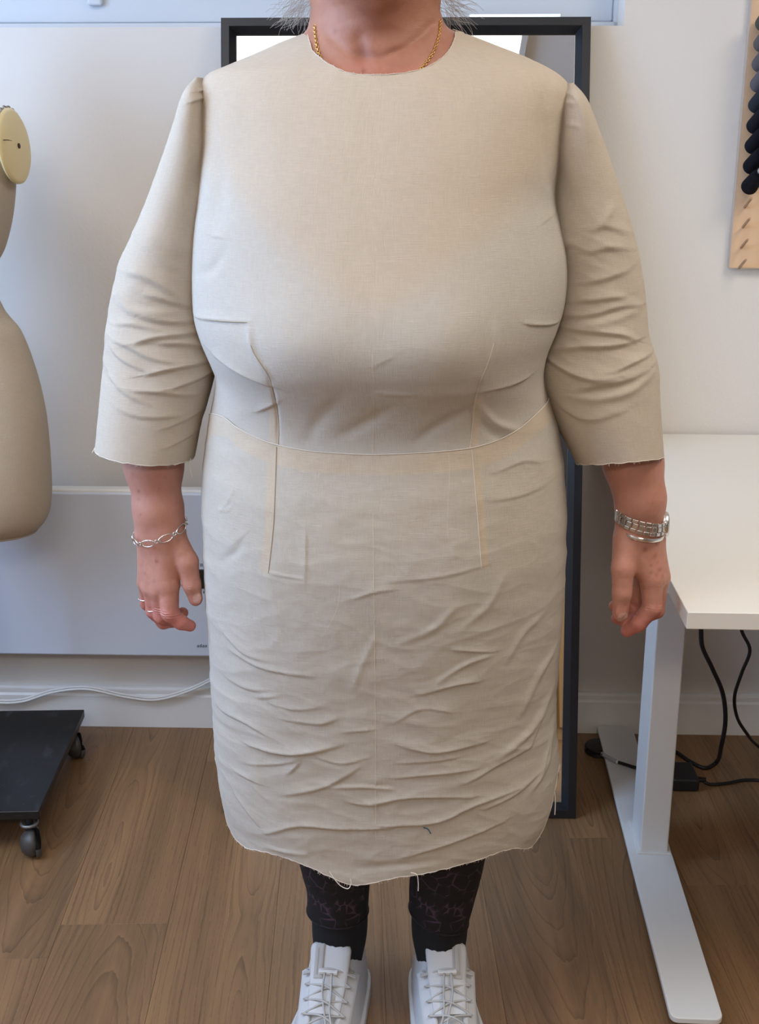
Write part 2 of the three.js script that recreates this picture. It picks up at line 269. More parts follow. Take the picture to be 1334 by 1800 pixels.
// ------------------------------------------------------------------ panel heater on the wall
{
  const x0 = -1.42, x1 = -0.425, y0 = atZ(365, 1155, 0.09).y, y1 = atZ(100, 861, 0.09).y, w = x1 - x0, h = y1 - y0, cx = (x0 + x1) / 2;
  const t = thing('panel_heater', 'flat white electric panel heater fixed to the wall behind the hand', 'heater', [cx, y0, 0.09]);
  const heatMat = M(new THREE.Color(0.62, 0.67, 0.77), 0.35);
  obj('front_panel', box(w, h - 0.006, 0.014, 0, h / 2 - 0.003, -0.007, 0.005), heatMat, t);
  obj('housing', box(w - 0.03, h - 0.05, 0.05, 0, h / 2 - 0.005, -0.04, 0.006), heatMat, t);
  obj('top_grille', box(w - 0.004, 0.012, 0.03, 0, h - 0.006, -0.02, 0.005), whitePaint, t);
  for (const bx of [-0.35, 0.35]) obj('bracket', box(0.03, 0.2, 0.026, bx, h / 2, -0.077), steel, t);
  const k0 = atZ(345, 1001, 0.091), k1 = atZ(364, 1034, 0.091);
  const sw = part('switch', t); obj('rocker', box(k1.x - k0.x + 0.004, k0.y - k1.y, 0.006, (k0.x + k1.x) / 2 + 0.001 - cx, (k0.y + k1.y) / 2 - y0, 0.002, 0.0015), blackPlastic, sw);
  // print by the switch and the name plate: flat print
  const print = (text, px, py, hh, col) => { const c = document.createElement('canvas'); c.width = 256; c.height = 64; const g = c.getContext('2d'); g.fillStyle = '#aeb4ba'; g.fillRect(0, 0, 256, 64); g.fillStyle = col; g.font = 'bold 52px sans-serif'; g.textBaseline = 'middle'; g.textAlign = 'center'; g.fillText(text, 128, 34); const tx = new THREE.CanvasTexture(c); tx.colorSpace = THREE.SRGBColorSpace; const p = atZ(px, py, 0.0905); const al = new THREE.CanvasTexture((() => { const c2 = document.createElement('canvas'); c2.width = 256; c2.height = 64; const g2 = c2.getContext('2d'); g2.fillStyle = '#000'; g2.fillRect(0, 0, 256, 64); g2.fillStyle = '#fff'; g2.font = g.font; g2.textBaseline = 'middle'; g2.textAlign = 'center'; g2.fillText(text, 128, 34); return c2; })()); const m = obj('lettering', new THREE.PlaneGeometry(hh * 4, hh).translate(p.x - cx, p.y - y0, 0.0006), new THREE.MeshStandardMaterial({ map: tx, alphaMap: al, transparent: true, roughness: 0.6 }), t); return m; };
  print('II', 354, 993, 0.010, '#31405a'); print('0', 358, 1041, 0.009, '#31405a'); print('adax', 355, 1135, 0.0125, '#5c6672');
  const pz = 0.03, pp = [[-60, 1222], [0, 1231], [40, 1229], [92, 1213], [150, 1207], [222, 1221], [272, 1226], [325, 1213], [378, 1188], [405, 1168]].map(([x, y]) => atZ(x, y, pz).sub(V(cx, y0, 0.09)));
  const pc = part('power_cord', t);
  for (const s of [0, 1]) obj('cord_strand', tube(pp.map((p, i) => p.clone().add(V(0, s * -0.0045, s * 0.004))), 0.0027, 90, 8), whitePaint, pc);
}

// ------------------------------------------------------------------ white height-adjustable worktable
{
  const Hd = atZ(1164, 761, 0).y, c = atY(1208.5, 1076, Hd), x0 = c.x, x1 = x0 + 1.6, z1 = c.z, th = 0.0245;
  const t = thing('worktable', 'white worktable on a T-shaped steel leg beside the person', 'table', [x0, 0, 0]);
  const tt = obj('tabletop', box(x1 - x0, th, z1 - 0.006, (x1 - x0) / 2, Hd - th / 2, -(z1 - 0.006) / 2, 0.0015), laminateTop, t); tt.position.z = z1; tt.rotation.y = -0.8 * RAD;
  const foot = (dx, turn) => { // flat foot with rounded corners
    const s = new THREE.Shape(), w = 0.0385, L = 0.955, r = 0.014; s.moveTo(-w + r, 0); s.lineTo(w - r, 0); s.quadraticCurveTo(w, 0, w, r); s.lineTo(w, L - r); s.quadraticCurveTo(w, L, w - r, L); s.lineTo(-w + r, L); s.quadraticCurveTo(-w, L, -w, L - r); s.lineTo(-w, r); s.quadraticCurveTo(-w, 0, -w + r, 0);
    const g = new THREE.ExtrudeGeometry(s, { depth: 0.007, bevelEnabled: true, bevelSize: 0.0015, bevelThickness: 0.0015, bevelSegments: 2, curveSegments: 8 }).rotateX(Math.PI / 2);
    const m = obj('foot', g, whiteMetal, t); m.position.set(dx, 0.0205, 0.022); m.rotation.y = turn;
    for (const z of [0.06, 0.9]) { const p = obj('levelling_pad', cyl(0.018, 0.02, 0.0105, 24).translate(0, -0.0152, z), blackPlastic, m); }
    return m;
  };
  const fx = atY(1082, 1282, 0.022).x - x0;
  foot(fx, -1.45 * RAD); foot(1.45, 0);
  const a = atY(1124.7, 1499, 0.022), b = atY(1172.8, 1498, 0.022), lx = (a.x + b.x) / 2 - x0, lw = b.x - a.x;
  for (const [x, tu] of [[lx, -1.45], [1.45, 0]]) {
    const l = obj('leg', box(lw, Hd - th - 0.022, 0.1, 0, (Hd - th + 0.022) / 2, -0.05, 0.003), whiteMetal, t); l.position.set(x, 0, a.z); l.rotation.y = tu * RAD;
    obj('leg_collar', box(lw + 0.012, 0.004, 0.112, 0, 0.0235, -0.05, 0.0015), whiteMetal, l);
  }
  obj('crossbar', box(1.4, 0.05, 0.03, lx + 0.68, Hd - th - 0.028, 0.44, 0.003), whiteMetal, t);
  const hk = atZ(1267, 1106, 0.86); obj('cable_hook', [box(0.012, 0.006, 0.03, hk.x - x0, Hd - th - 0.0035, 0.86), new THREE.ConeGeometry(0.008, 0.018, 16).rotateX(Math.PI).translate(hk.x - x0, Hd - th - 0.012, 0.86)], whiteMetal, t);
  // cables under the table
  const F0 = (px, py, r = 0.0045) => atY(px, py, r);
  const cable = (label, pts, r) => { const o = obj('power_cable', tube(pts, r, 120, 10), blackPlastic); tag(o, label, 'cable'); return o; };
  cable('thick black cable looping from the tabletop down to the floor nearest the table leg', [V(0.70, Hd - th - 0.004, 0.30), atZ(1228, 1060, 0.3), atZ(1232, 1105, 0.3), atZ(1234, 1135, 0.295), atZ(1252, 1175, 0.285), atZ(1270, 1218, 0.27), atZ(1275, 1265, 0.255), atZ(1268, 1310, 0.23), F0(1257, 1342), F0(1238, 1350), F0(1212, 1338), F0(1186, 1321), F0(1150, 1312)], 0.0046);
  cable('thin black cable hanging under the table at the edge of the photo', [V(0.80, Hd - th - 0.004, 0.3), atZ(1296, 1070, 0.3), atZ(1304, 1110, 0.3), atZ(1318, 1142, 0.295), atZ(1304, 1182, 0.28), atZ(1291, 1225, 0.26), atZ(1296, 1262, 0.24), atZ(1313, 1290, 0.22), F0(1338, 1316), F0(1372, 1342)], 0.0035);
  const br = atY(1198, 1376, 0), bt = thing('power_adapter', 'black rectangular power adapter on the floor behind the table leg', 'power adapter', [br.x, 0, br.z]);
  obj('case', box(0.056, 0.03, 0.078, 0, 0.0152, 0, 0.006), blackPlastic, bt);
  const rel = p => p.sub(V(br.x, 0, br.z));
  obj('strain_relief', cyl(0.0045, 0.007, 0.02, 16).rotateZ(-Math.PI / 2).translate(0.037, 0.014, 0.01), blackPlastic, bt);
  obj('cord', tube([V(0.04, 0.013, 0.01), rel(F0(1245, 1378, 0.006)), rel(F0(1275, 1377)), rel(F0(1310, 1371)), rel(F0(1350, 1373)), rel(F0(1420, 1382))], 0.0036, 60, 10), blackPlastic, bt);
  const ub = atY(1082, 1336, 0.027), ut = thing('charging_cable', 'clear sleeved cable plug lying across the white table foot', 'cable', [ub.x, 0.0225, ub.z]);
  const ru = (x, y, h = 0.0045) => atY(x, y, 0.0225 + h).sub(V(ub.x, 0.0225, ub.z));
  obj('plug_tip', tube([ru(1057, 1325), ru(1062, 1327)], 0.0042, 6, 12), silver, ut);
  obj('sleeve', tube([ru(1061, 1327), ru(1072, 1333), ru(1084, 1339)], 0.0044, 16, 12), new THREE.MeshPhysicalMaterial({ color: new THREE.Color(0.6, 0.62, 0.64), roughness: 0.3, transmission: 0.5, thickness: 0 }), ut);
  obj('band', tube([ru(1084, 1339), ru(1087, 1340)], 0.0047, 6, 12), whiteMetal, ut);
  obj('cord', tube([ru(1087, 1340), ru(1100, 1344), ru(1116, 1349), ru(1135, 1352, 0.0046)], 0.0036, 20, 10), blackPlastic, ut);
  const cp = atY(1062, 1322, 0), cr = thing('cord_reel', 'small round black cord reel on the floor beside the table foot', 'cord reel', [cp.x - 0.012, 0, cp.z]);
  obj('drum', lathe([[0.0, 0.0003], [0.03, 0.0003], [0.0315, 0.003], [0.029, 0.005], [0.029, 0.012], [0.0315, 0.0145], [0.03, 0.018], [0, 0.018]]), blackPlastic, cr);
}

// ------------------------------------------------------------------ thread rack on the wall
{
  const bl = atZ(1283, 470.5, 0.02), x0 = bl.x, y0 = bl.y, w = 0.42, h = 0.95, th = 0.018;
  const t = thing('thread_rack', 'pale birch plywood thread rack with upward tilted pegs on the wall', 'thread rack', [x0, y0, 0]);
  const plyTex = dataTex(256, 512, (x, y) => { const g = noise(x / 10, y / 140, 2) * 0.5 + 0.5 * fbm(x / 30, y / 90, 8); return [0.87 + 0.06 * g, 0.75 + 0.07 * g, 0.62 + 0.07 * g]; });
  const ply = new THREE.MeshStandardMaterial({ map: plyTex, roughness: 0.55, color: 0xfffaf5 }); plyTex.repeat.set(2.4, 1.1);
  obj('board', planar(box(w, h, th, w / 2, h / 2, th / 2 + 0.001)), ply, t);
  obj('board_edge', [box(0.0014, h, th - 0.001, -0.0007, h / 2, th / 2 + 0.001), box(w, 0.0014, th - 0.001, w / 2, -0.0007, th / 2 + 0.001)], M(new THREE.Color(0.56, 0.45, 0.36), 0.7), t);
  const tiltUp = 24 * RAD, dir = V(0, Math.sin(tiltUp), Math.cos(tiltUp));
  const q = new THREE.Quaternion().setFromUnitVectors(V(0, 1, 0), dir);
  const coneGeo = lathe([[0.0036, -0.0], [0.010, 0.0], [0.0142, 0.002], [0.0165, 0.006], [0.0163, 0.012], [0.0135, 0.05], [0.0100, 0.072], [0.0085, 0.0745], [0.0075, 0.0745], [0.0075, 0.082], [0.0035, 0.082], [0.0035, 0.0]], 40);
  const names = ['lowest black thread cone above the four empty pegs', 'second black thread cone up from the empty pegs', 'third black thread cone up from the empty pegs', 'topmost of the four black thread cones on the rack', 'dark slate thread cone just above the black cones', 'lower of the mid grey thread cones on the rack', 'middle one of the grey thread cones on the rack', 'brownish grey thread cone below the olive grey one', 'olive grey thread cone highest on the rack'];
  const cols = [[0.008, 0.008, 0.012], [0.009, 0.009, 0.014], [0.009, 0.009, 0.015], [0.012, 0.012, 0.018], [0.03, 0.036, 0.045], [0.13, 0.12, 0.135], [0.125, 0.115, 0.125], [0.13, 0.115, 0.115], [0.10, 0.092, 0.075]];
  const threadBump = dataTex(64, 256, (x, y) => 0.5 + 0.4 * Math.sin((y + x * 0.6) / 256 * 6.283 * 40), false);
  const ys = [336, 301, 266, 231, 195, 159, 124, 89, 53];
  const pegGeo = new THREE.CylinderGeometry(0.0026, 0.003, 0.1, 12).translate(0, 0.045, 0);
  const spots = [];
  for (let k = 0; k < 13; k++) { // peg rows: four empty at the bottom, nine with cones
    const py = k < 4 ? [470, 435, 399, 364][k] : ys[k - 4], px = 1322 - (py - 325) * 0.0, base = atZ(1306 - (py - 325) * 0.075, py, 0.02); base.x = 0.656; base.z = th + 0.001;
    for (const dx of k < 4 ? [0, 0.0] : [0]) { if (dx && k > 3) break; const p = obj('peg', k < 4 ? new THREE.CylinderGeometry(0.0024, 0.0028, 0.05, 12).translate(0, 0.022, 0) : pegGeo, ply, t); p.position.copy(base).sub(t.position); p.quaternion.copy(q); }
    if (k >= 4) spots.push(base);
  }
  spots.forEach((b, i) => {
    const o = thing('thread_cone', names[i], 'thread cone', [b.x, b.y, b.z], 'thread cones on the wall rack'); o.quaternion.copy(q); o.position.addScaledVector(dir, 0.017); delete o.userData.group;
    obj('thread', coneGeo, new THREE.MeshPhysicalMaterial({ color: new THREE.Color(...cols[i]), roughness: 1, specularIntensity: 0.25, bumpMap: threadBump, bumpScale: 0.0003 }), o);
    obj('core', lathe([[0.0036, 0.081], [0.0062, 0.081], [0.0062, 0.087], [0.0036, 0.087], [0.0036, 0.081]], 20), M(new THREE.Color(0.35, 0.34, 0.33), 0.6), o);
  });
}

// ------------------------------------------------------------------ dress form on a castered board
{
  const z = 0.31, hip = atZ(86, 850, z), cx = hip.x - 0.17, t = thing('dress_form', 'beige linen dress form without arms on a black wheeled board', 'dress form', [cx, 0, z]);
  const edge = [[60, 934], [80, 913], [86, 880], [86, 850], [82, 780], [75, 720], [58, 650], [32, 585], [0, 548], [-22, 490], [0, 440], [11, 400], [18, 360], [22, 320], [20, 285], [14, 240], [2, 205]].map(([x, y]) => { const p = atZ(x, y, z); return [p.y, p.x - cx]; });
  const yb = edge[0][0]; const top = edge[edge.length - 1];
  const half = table([[yb - 0.008, 0.1], ...edge, [top[0] + 0.022, 0.095], [top[0] + 0.04, 0.06], [top[0] + 0.07, 0.052], [top[0] + 0.13, 0.05], [top[0] + 0.15, 0.044]]);
  const dep = table([[yb - 0.008, 0.07], [yb + 0.03, 0.105], [0.67, 0.12], [0.85, 0.105], [0.95, 0.095], [1.08, 0.115], [1.18, 0.125], [1.28, 0.095], [1.36, 0.06], [1.4, 0.05], [1.5, 0.045]]);
  const rows = 120, cols = 97, y1 = top[0] + 0.15;
  obj('torso', gridGeo(rows, cols, (i, j0) => { const j = i, k = j0, y = lerp(yb - 0.008, y1, j / (rows - 1)), a = k / (cols - 1) * Math.PI * 2, n = 2.25, f = v => Math.sign(v) * Math.pow(Math.abs(v), 2 / n); let s = 1; if (j === 0) s = 0.02; return V(half(y) * f(Math.sin(a)) * s, y, dep(y) * f(Math.cos(a)) * s * (Math.cos(a) > 0 ? 1 : 1.05)); }, (i, k, p) => [k / (cols - 1) * 0.7, p.y], true), linen, t);
  obj('hem_band', tube(Array.from({ length: 48 }, (_, i) => { const a = i / 48 * 6.283, y = yb + 0.002, n = 2.25, f = v => Math.sign(v) * Math.pow(Math.abs(v), 2 / n); return V(half(y) * f(Math.sin(a)), y, dep(y) * f(Math.cos(a))); }), 0.0025, 140, 8, true), linen, t);
  obj('neck_cap', lathe([[0, 0], [0.046, 0], [0.047, 0.006], [0.03, 0.013], [0, 0.016]]).translate(0, y1, 0), M(new THREE.Color(0.55, 0.36, 0.2), 0.4), t);
  const dc = atZ(17, 257, 0.32), plateMat = M(new THREE.Color(0.76, 0.60, 0.30), 0.35);
  const pl = obj('arm_plate', new THREE.LatheGeometry([[0.0001, 0.0085], [0.03, 0.008], [0.058, 0.005], [0.0645, 0.001], [0.0645, -0.003], [0.0001, -0.003]].map(p => new THREE.Vector2(...p)), 56).rotateZ(-Math.PI / 2), plateMat, t);
  pl.position.set(dc.x - cx + 0.008, dc.y, 0.01); pl.rotation.set(0, -7 * RAD, 4 * RAD); pl.scale.set(1, 1, 0.95);
  obj('screw', cyl(0.0045, 0.0045, 0.003, 16).rotateZ(-Math.PI / 2).translate(0.0085, 0.0, 0.0), M(0x2b2216, 0.6), pl);
  obj('crack', tube([V(0.0068, 0.010, 0.04), V(0.0078, 0.0085, 0.025), V(0.0062, 0.010, 0.055)].sort((a, b) => a.z - b.z), 0.0007, 12, 5), M(0x5c4420, 0.9), pl);
  obj('plate_cord', tube(Array.from({ length: 28 }, (_, i) => { const a = (i / 27 * 0.5 + 0.18) * Math.PI * 1.15; return V(-0.004 + 0.0015 * Math.sin(i * 2), 0.066 * Math.sin(a) + 0.002 * Math.sin(i * 1.7), 0.066 * Math.cos(a)); }), 0.0016, 90, 6), M(new THREE.Color(0.3, 0.27, 0.24), 0.9), pl);
  obj('pole', cyl(0.014, 0.014, yb - 0.10, 24).translate(0, (yb + 0.10) / 2 - 0.002, 0), blackMetal, t);
  const c1 = atY(148, 1247, 0.092), c2 = atY(68, 1426, 0.092), dv = c2.clone().sub(c1), L = dv.length(), an = Math.atan2(dv.x, dv.z), S = L;
  const bd = part('base', t); const mid = c1.clone().add(c2).multiplyScalar(0.5), nrm = V(-Math.cos(an), 0, Math.sin(an));
  const bc = mid.clone().addScaledVector(nrm, S / 2); bd.position.set(bc.x - cx, 0, bc.z - z); bd.rotation.y = an;
  const worn = dataTex(256, 256, (x, y) => { const s = Math.max(0, fbm(x / 14, y / 40, 5) - 0.12) * 0.28, d = rnd() > 0.9994 ? 0.35 : 0; return [0.085 + s + d, 0.088 + s + d, 0.092 + s + d]; });
  obj('board', box(S, 0.018, L, 0, 0.083, 0, 0.002), new THREE.MeshStandardMaterial({ map: worn, roughness: 0.42 }), bd);
  obj('socket', lathe([[0.015, 0], [0.045, 0], [0.045, 0.006], [0.022, 0.012], [0.022, 0.04], [0.015, 0.04]]).translate(0, 0.092, 0), blackMetal, bd);
  for (const [sx, sz, tu] of [[1, 1, 0.3], [1, -1, 0.5], [-1, 1, 0.2], [-1, -1, 0.4]]) {
    const c = part('caster', bd); c.position.set(sx * (S / 2 - 0.022), 0, sz * (L / 2 - 0.022) + (sx > 0 ? 0.014 : 0)); c.rotation.y = tu;
    obj('wheel', new THREE.LatheGeometry([[0.002, -0.021], [0.014, -0.019], [0.022, -0.012], [0.0262, -0.003], [0.0265, 0], [0.0262, 0.004], [0.024, 0.008], [0.002, 0.009]].map(p => new THREE.Vector2(...p)), 40).rotateZ(-Math.PI / 2).translate(0, 0.0268, 0.012), M(new THREE.Color(0.055, 0.05, 0.048), 0.42), c);
    obj('hood', new THREE.LatheGeometry([[0.0275, 0.006], [0.0295, 0.006], [0.0295, 0.013], [0.026, 0.016], [0.004, 0.018]].map(p => new THREE.Vector2(...p)), 40, 0, Math.PI * 1.5).rotateZ(-Math.PI / 2).translate(0, 0.027, 0.012), M(new THREE.Color(0.08, 0.085, 0.09), 0.4), c);
    obj('collar', new THREE.TorusGeometry(0.0145, 0.0035, 10, 28).rotateX(Math.PI / 2).translate(0, 0.062, 0), M(new THREE.Color(0.2, 0.2, 0.2), 0.35, { metalness: 0.7 }), c);
    obj('stem', cyl(0.006, 0.009, 0.03, 16).translate(0, 0.062, 0), blackMetal, c);
  }
}

// ------------------------------------------------------------------ cabinet at the far end of the room, seen only in the mirror
{
  const t = thing('storage_cabinet', 'wooden cabinet with black upper doors seen as a sliver in the mirror', 'cabinet', [1.1, 0, 5.3]);
  const woodMat = M(new THREE.Color(0.42, 0.26, 0.11), 0.5), dark = M(new THREE.Color(0.02, 0.021, 0.025), 0.5);
  obj('base_carcass', box(1.4, 1.02, 0.44, 0, 0.51, 0.04), woodMat, t);
  obj('worktop', box(1.46, 0.04, 0.52, 0, 1.04, 0.0, 0.004), whitePaint, t);
  obj('upper_carcass', box(1.4, 1.1, 0.4, 0, 1.63, 0.06), dark, t);
  for (let i = 0; i < 3; i++) { const d = obj('lower_door', box(0.45, 0.94, 0.02, -0.465 + i * 0.465, 0.54, -0.192, 0.003), woodMat, t); obj('handle', box(0.012, 0.12, 0.02, -0.465 + i * 0.465 + 0.18, 0.85, -0.21, 0.004), steel, d); const u = obj('upper_door', box(0.45, 1.04, 0.02, -0.465 + i * 0.465, 1.63, -0.152, 0.003), dark, t); obj('handle', box(0.012, 0.12, 0.02, -0.465 + i * 0.465 + 0.18, 1.22, -0.17, 0.004), steel, u); }
}

// ------------------------------------------------------------------ the person
const person = thing('person', 'person in a loose pale calico dress standing with arms hanging, chin just in frame', 'person', [-0.056, 0, 0.93]);
const ORG = person.position.clone(), ZP = 0.93;
const toPerson = g => g.translate(-ORG.x, -ORG.y, -ORG.z);
// silhouette of the torso, photo left and right, on the plane of the shoulders
const sil = (pts, dx = 0) => table(pts.map(([x, y]) => { const p = atZ(y > 780 ? x + dx : x + dx * 0.4, y, ZP); return [p.y, p.x]; }));
const xl = sil([[566, 20], [556, 42], [540, 56], [495, 74], [450, 94], [398, 116], [366, 130], [351, 150], [351, 180], [353, 260], [349, 345], [344, 400], [342, 480], [346, 550], [358, 590], [374, 628], [382, 655], [378, 690], [371, 730], [361, 790], [357, 850], [359, 920], [362, 1000], [367, 1080], [372, 1160], [377, 1240], [381, 1305], [384, 1340], [391, 1390], [405, 1440], [423, 1480], [432, 1500]], 4);
const xr = sil([[762, 20], [780, 40], [800, 53], [836, 66], [872, 80], [930, 103], [978, 128], [1001, 152], [1001, 185], [994, 220], [984, 290], [976, 345], [986, 400], [994, 440], [996, 480], [990, 530], [976, 575], [962, 610], [955, 640], [955, 660], [961, 690], [972, 725], [984, 780], [990, 840], [993, 900], [990, 1000], [985, 1080], [980, 1150], [974, 1230], [978, 1310], [980, 1350], [972, 1395], [950, 1440], [930, 1470], [918, 1495]], -2);
const df0 = table([[1.47, 0.03], [1.43, 0.052], [1.40, 0.075], [1.373, 0.093], [1.30, 0.128], [1.23, 0.156], [1.16, 0.180], [1.10, 0.198], [1.065, 0.203], [1.035, 0.198], [1.01, 0.184], [0.985, 0.167], [0.96, 0.158], [0.935, 0.157], [0.86, 0.172], [0.78, 0.180], [0.70, 0.176], [0.60, 0.166], [0.5, 0.158], [0.4, 0.15], [0.3, 0.143], [0.25, 0.14]]);
const db0 = table([[1.47, 0.06], [1.43, 0.085], [1.40, 0.10], [1.373, 0.112], [1.30, 0.125], [1.2, 0.122], [1.1, 0.115], [1.0, 0.112], [0.93, 0.12], [0.85, 0.145], [0.77, 0.158], [0.7, 0.15], [0.6, 0.135], [0.4, 0.12], [0.25, 0.12]]);
const NS = 2.35;
const sgnpow = (v, e) => Math.sign(v) * Math.pow(Math.abs(v), e);
// a point of the smooth torso at angle a (0 front, +x right), height y
function torsoPoint(a, y, grow = 0) {
  const l = xl(y), r = xr(y), cx = (l + r) / 2, w = (r - l) / 2 + grow, s = Math.sin(a), c = Math.cos(a);
  const d = (c > 0 ? df0(y) : db0(y)) + grow, ns = y > 1.33 ? lerp(NS, 2.0, smooth(1.33, 1.4, y)) : NS;
  const x = cx + w * sgnpow(s, 2 / ns); let z = ZP + d * sgnpow(c, 2 / ns);
  if (c > 0) { const q = v => v * v, b = (bx) => Math.exp(-q((x - bx) / 0.085) - q((y - 1.068) / 0.07)); z += 0.012 * (b(cx - 0.10) + b(cx + 0.10)) * c; z -= 0.0 * Math.exp(-q((x - cx) / 0.05) - q((y - 1.14) / 0.08)) * c; }
  return V(x, y, z);
}
function frontZ(x, y, grow = 0) { const l = xl(y), r = xr(y), cx = (l + r) / 2, w = (r - l) / 2 + grow, k = clamp(Math.abs(x - cx) / w, 0, 0.9999), ns = y > 1.33 ? lerp(NS, 2.0, smooth(1.33, 1.4, y)) : NS, s = Math.sign(x - cx) * Math.pow(k, ns / 2); return torsoPoint(Math.asin(s), y, grow).z; }
function onDress(px, py, lift = 0.001) { let z = ZP + 0.14, p; for (let i = 0; i < 8; i++) { p = atZ(px, py, z); z = frontZ(p.x, p.y) ; } const q = atZ(px, py, z); const hh = dressRelief(q.x, q.y, q.y < waistY(q.x) ? 1 : 0); q.z += lift + hh; return q; }
// torso as a distance, for the body under the cloth
const torsoDist = (x, y, z, shrink) => { const l = xl(y), r = xr(y), cx = (l + r) / 2, w = Math.max(0.02, (r - l) / 2 - shrink), d = Math.max(0.02, (z > ZP ? df0(y) : db0(y)) - shrink), ns = y > 1.33 ? lerp(NS, 2.0, smooth(1.33, 1.4, y)) : NS; const k = Math.pow(Math.pow(Math.abs(x - cx) / w, ns) + Math.pow(Math.abs(z - ZP) / d, ns), 1 / ns); return (k - 1) * Math.min(w, d) * 0.8; };

// --- folds: pixel polylines become creases at their real place on the cloth
const creaseSet = (zAt, list) => list.map(([pts, w, amp, kind]) => { const q = pts.map(([x, y]) => zAt(x, y)); return { p: q.length > 2 ? new THREE.CatmullRomCurve3(q).getPoints(9) : q, w: w * 0.00068, amp: amp * 0.00135, kind }; });
function creaseAt(set, x, y) {
  let h = 0;
  for (const c of set) {
    let best = 1e9, bt = 0, bs = 1; const n = c.p.length - 1, R = c.w * 5;
    if (c.x0 === undefined) { c.x0 = Math.min(...c.p.map(q => q.x)) - R; c.x1 = Math.max(...c.p.map(q => q.x)) + R; c.y0 = Math.min(...c.p.map(q => q.y)) - R; c.y1 = Math.max(...c.p.map(q => q.y)) + R; }
    if (x < c.x0 || x > c.x1 || y < c.y0 || y > c.y1) continue;
    for (let i = 0; i < n; i++) { const a = c.p[i], b = c.p[i + 1], dx = b.x - a.x, dy = b.y - a.y, t = clamp(((x - a.x) * dx + (y - a.y) * dy) / (dx * dx + dy * dy)), ex = x - a.x - t * dx, ey = y - a.y - t * dy, d = Math.hypot(ex, ey); if (d < best) { best = d; bt = (i + t) / n; bs = dx * ey - dy * ex > 0 ? 1 : -1; } }
    if (best > R) continue;
    const k = best / c.w, fade = Math.pow(Math.sin(Math.PI * clamp(0.06 + 0.88 * bt)), 0.6);
    // s: one side stands up and drops sharply into the crease (positive = upper side proud)
    const sd = bs * (c.p[n].x >= c.p[0].x ? 1 : -1);
    h += c.amp * fade * (c.kind === 's' ? Math.exp(-0.62 * Math.max(0, sd * k)) * smooth(-0.75, 0.2, sd * k) * (1 - smooth(3.2, 5, k)) : Math.exp(-k * k));
  }
  return h;
}
const onFront = (px, py) => { let z = ZP + 0.14, p; for (let i = 0; i < 6; i++) { p = atZ(px, py, z); z = frontZ(p.x, p.y); } return atZ(px, py, z); };
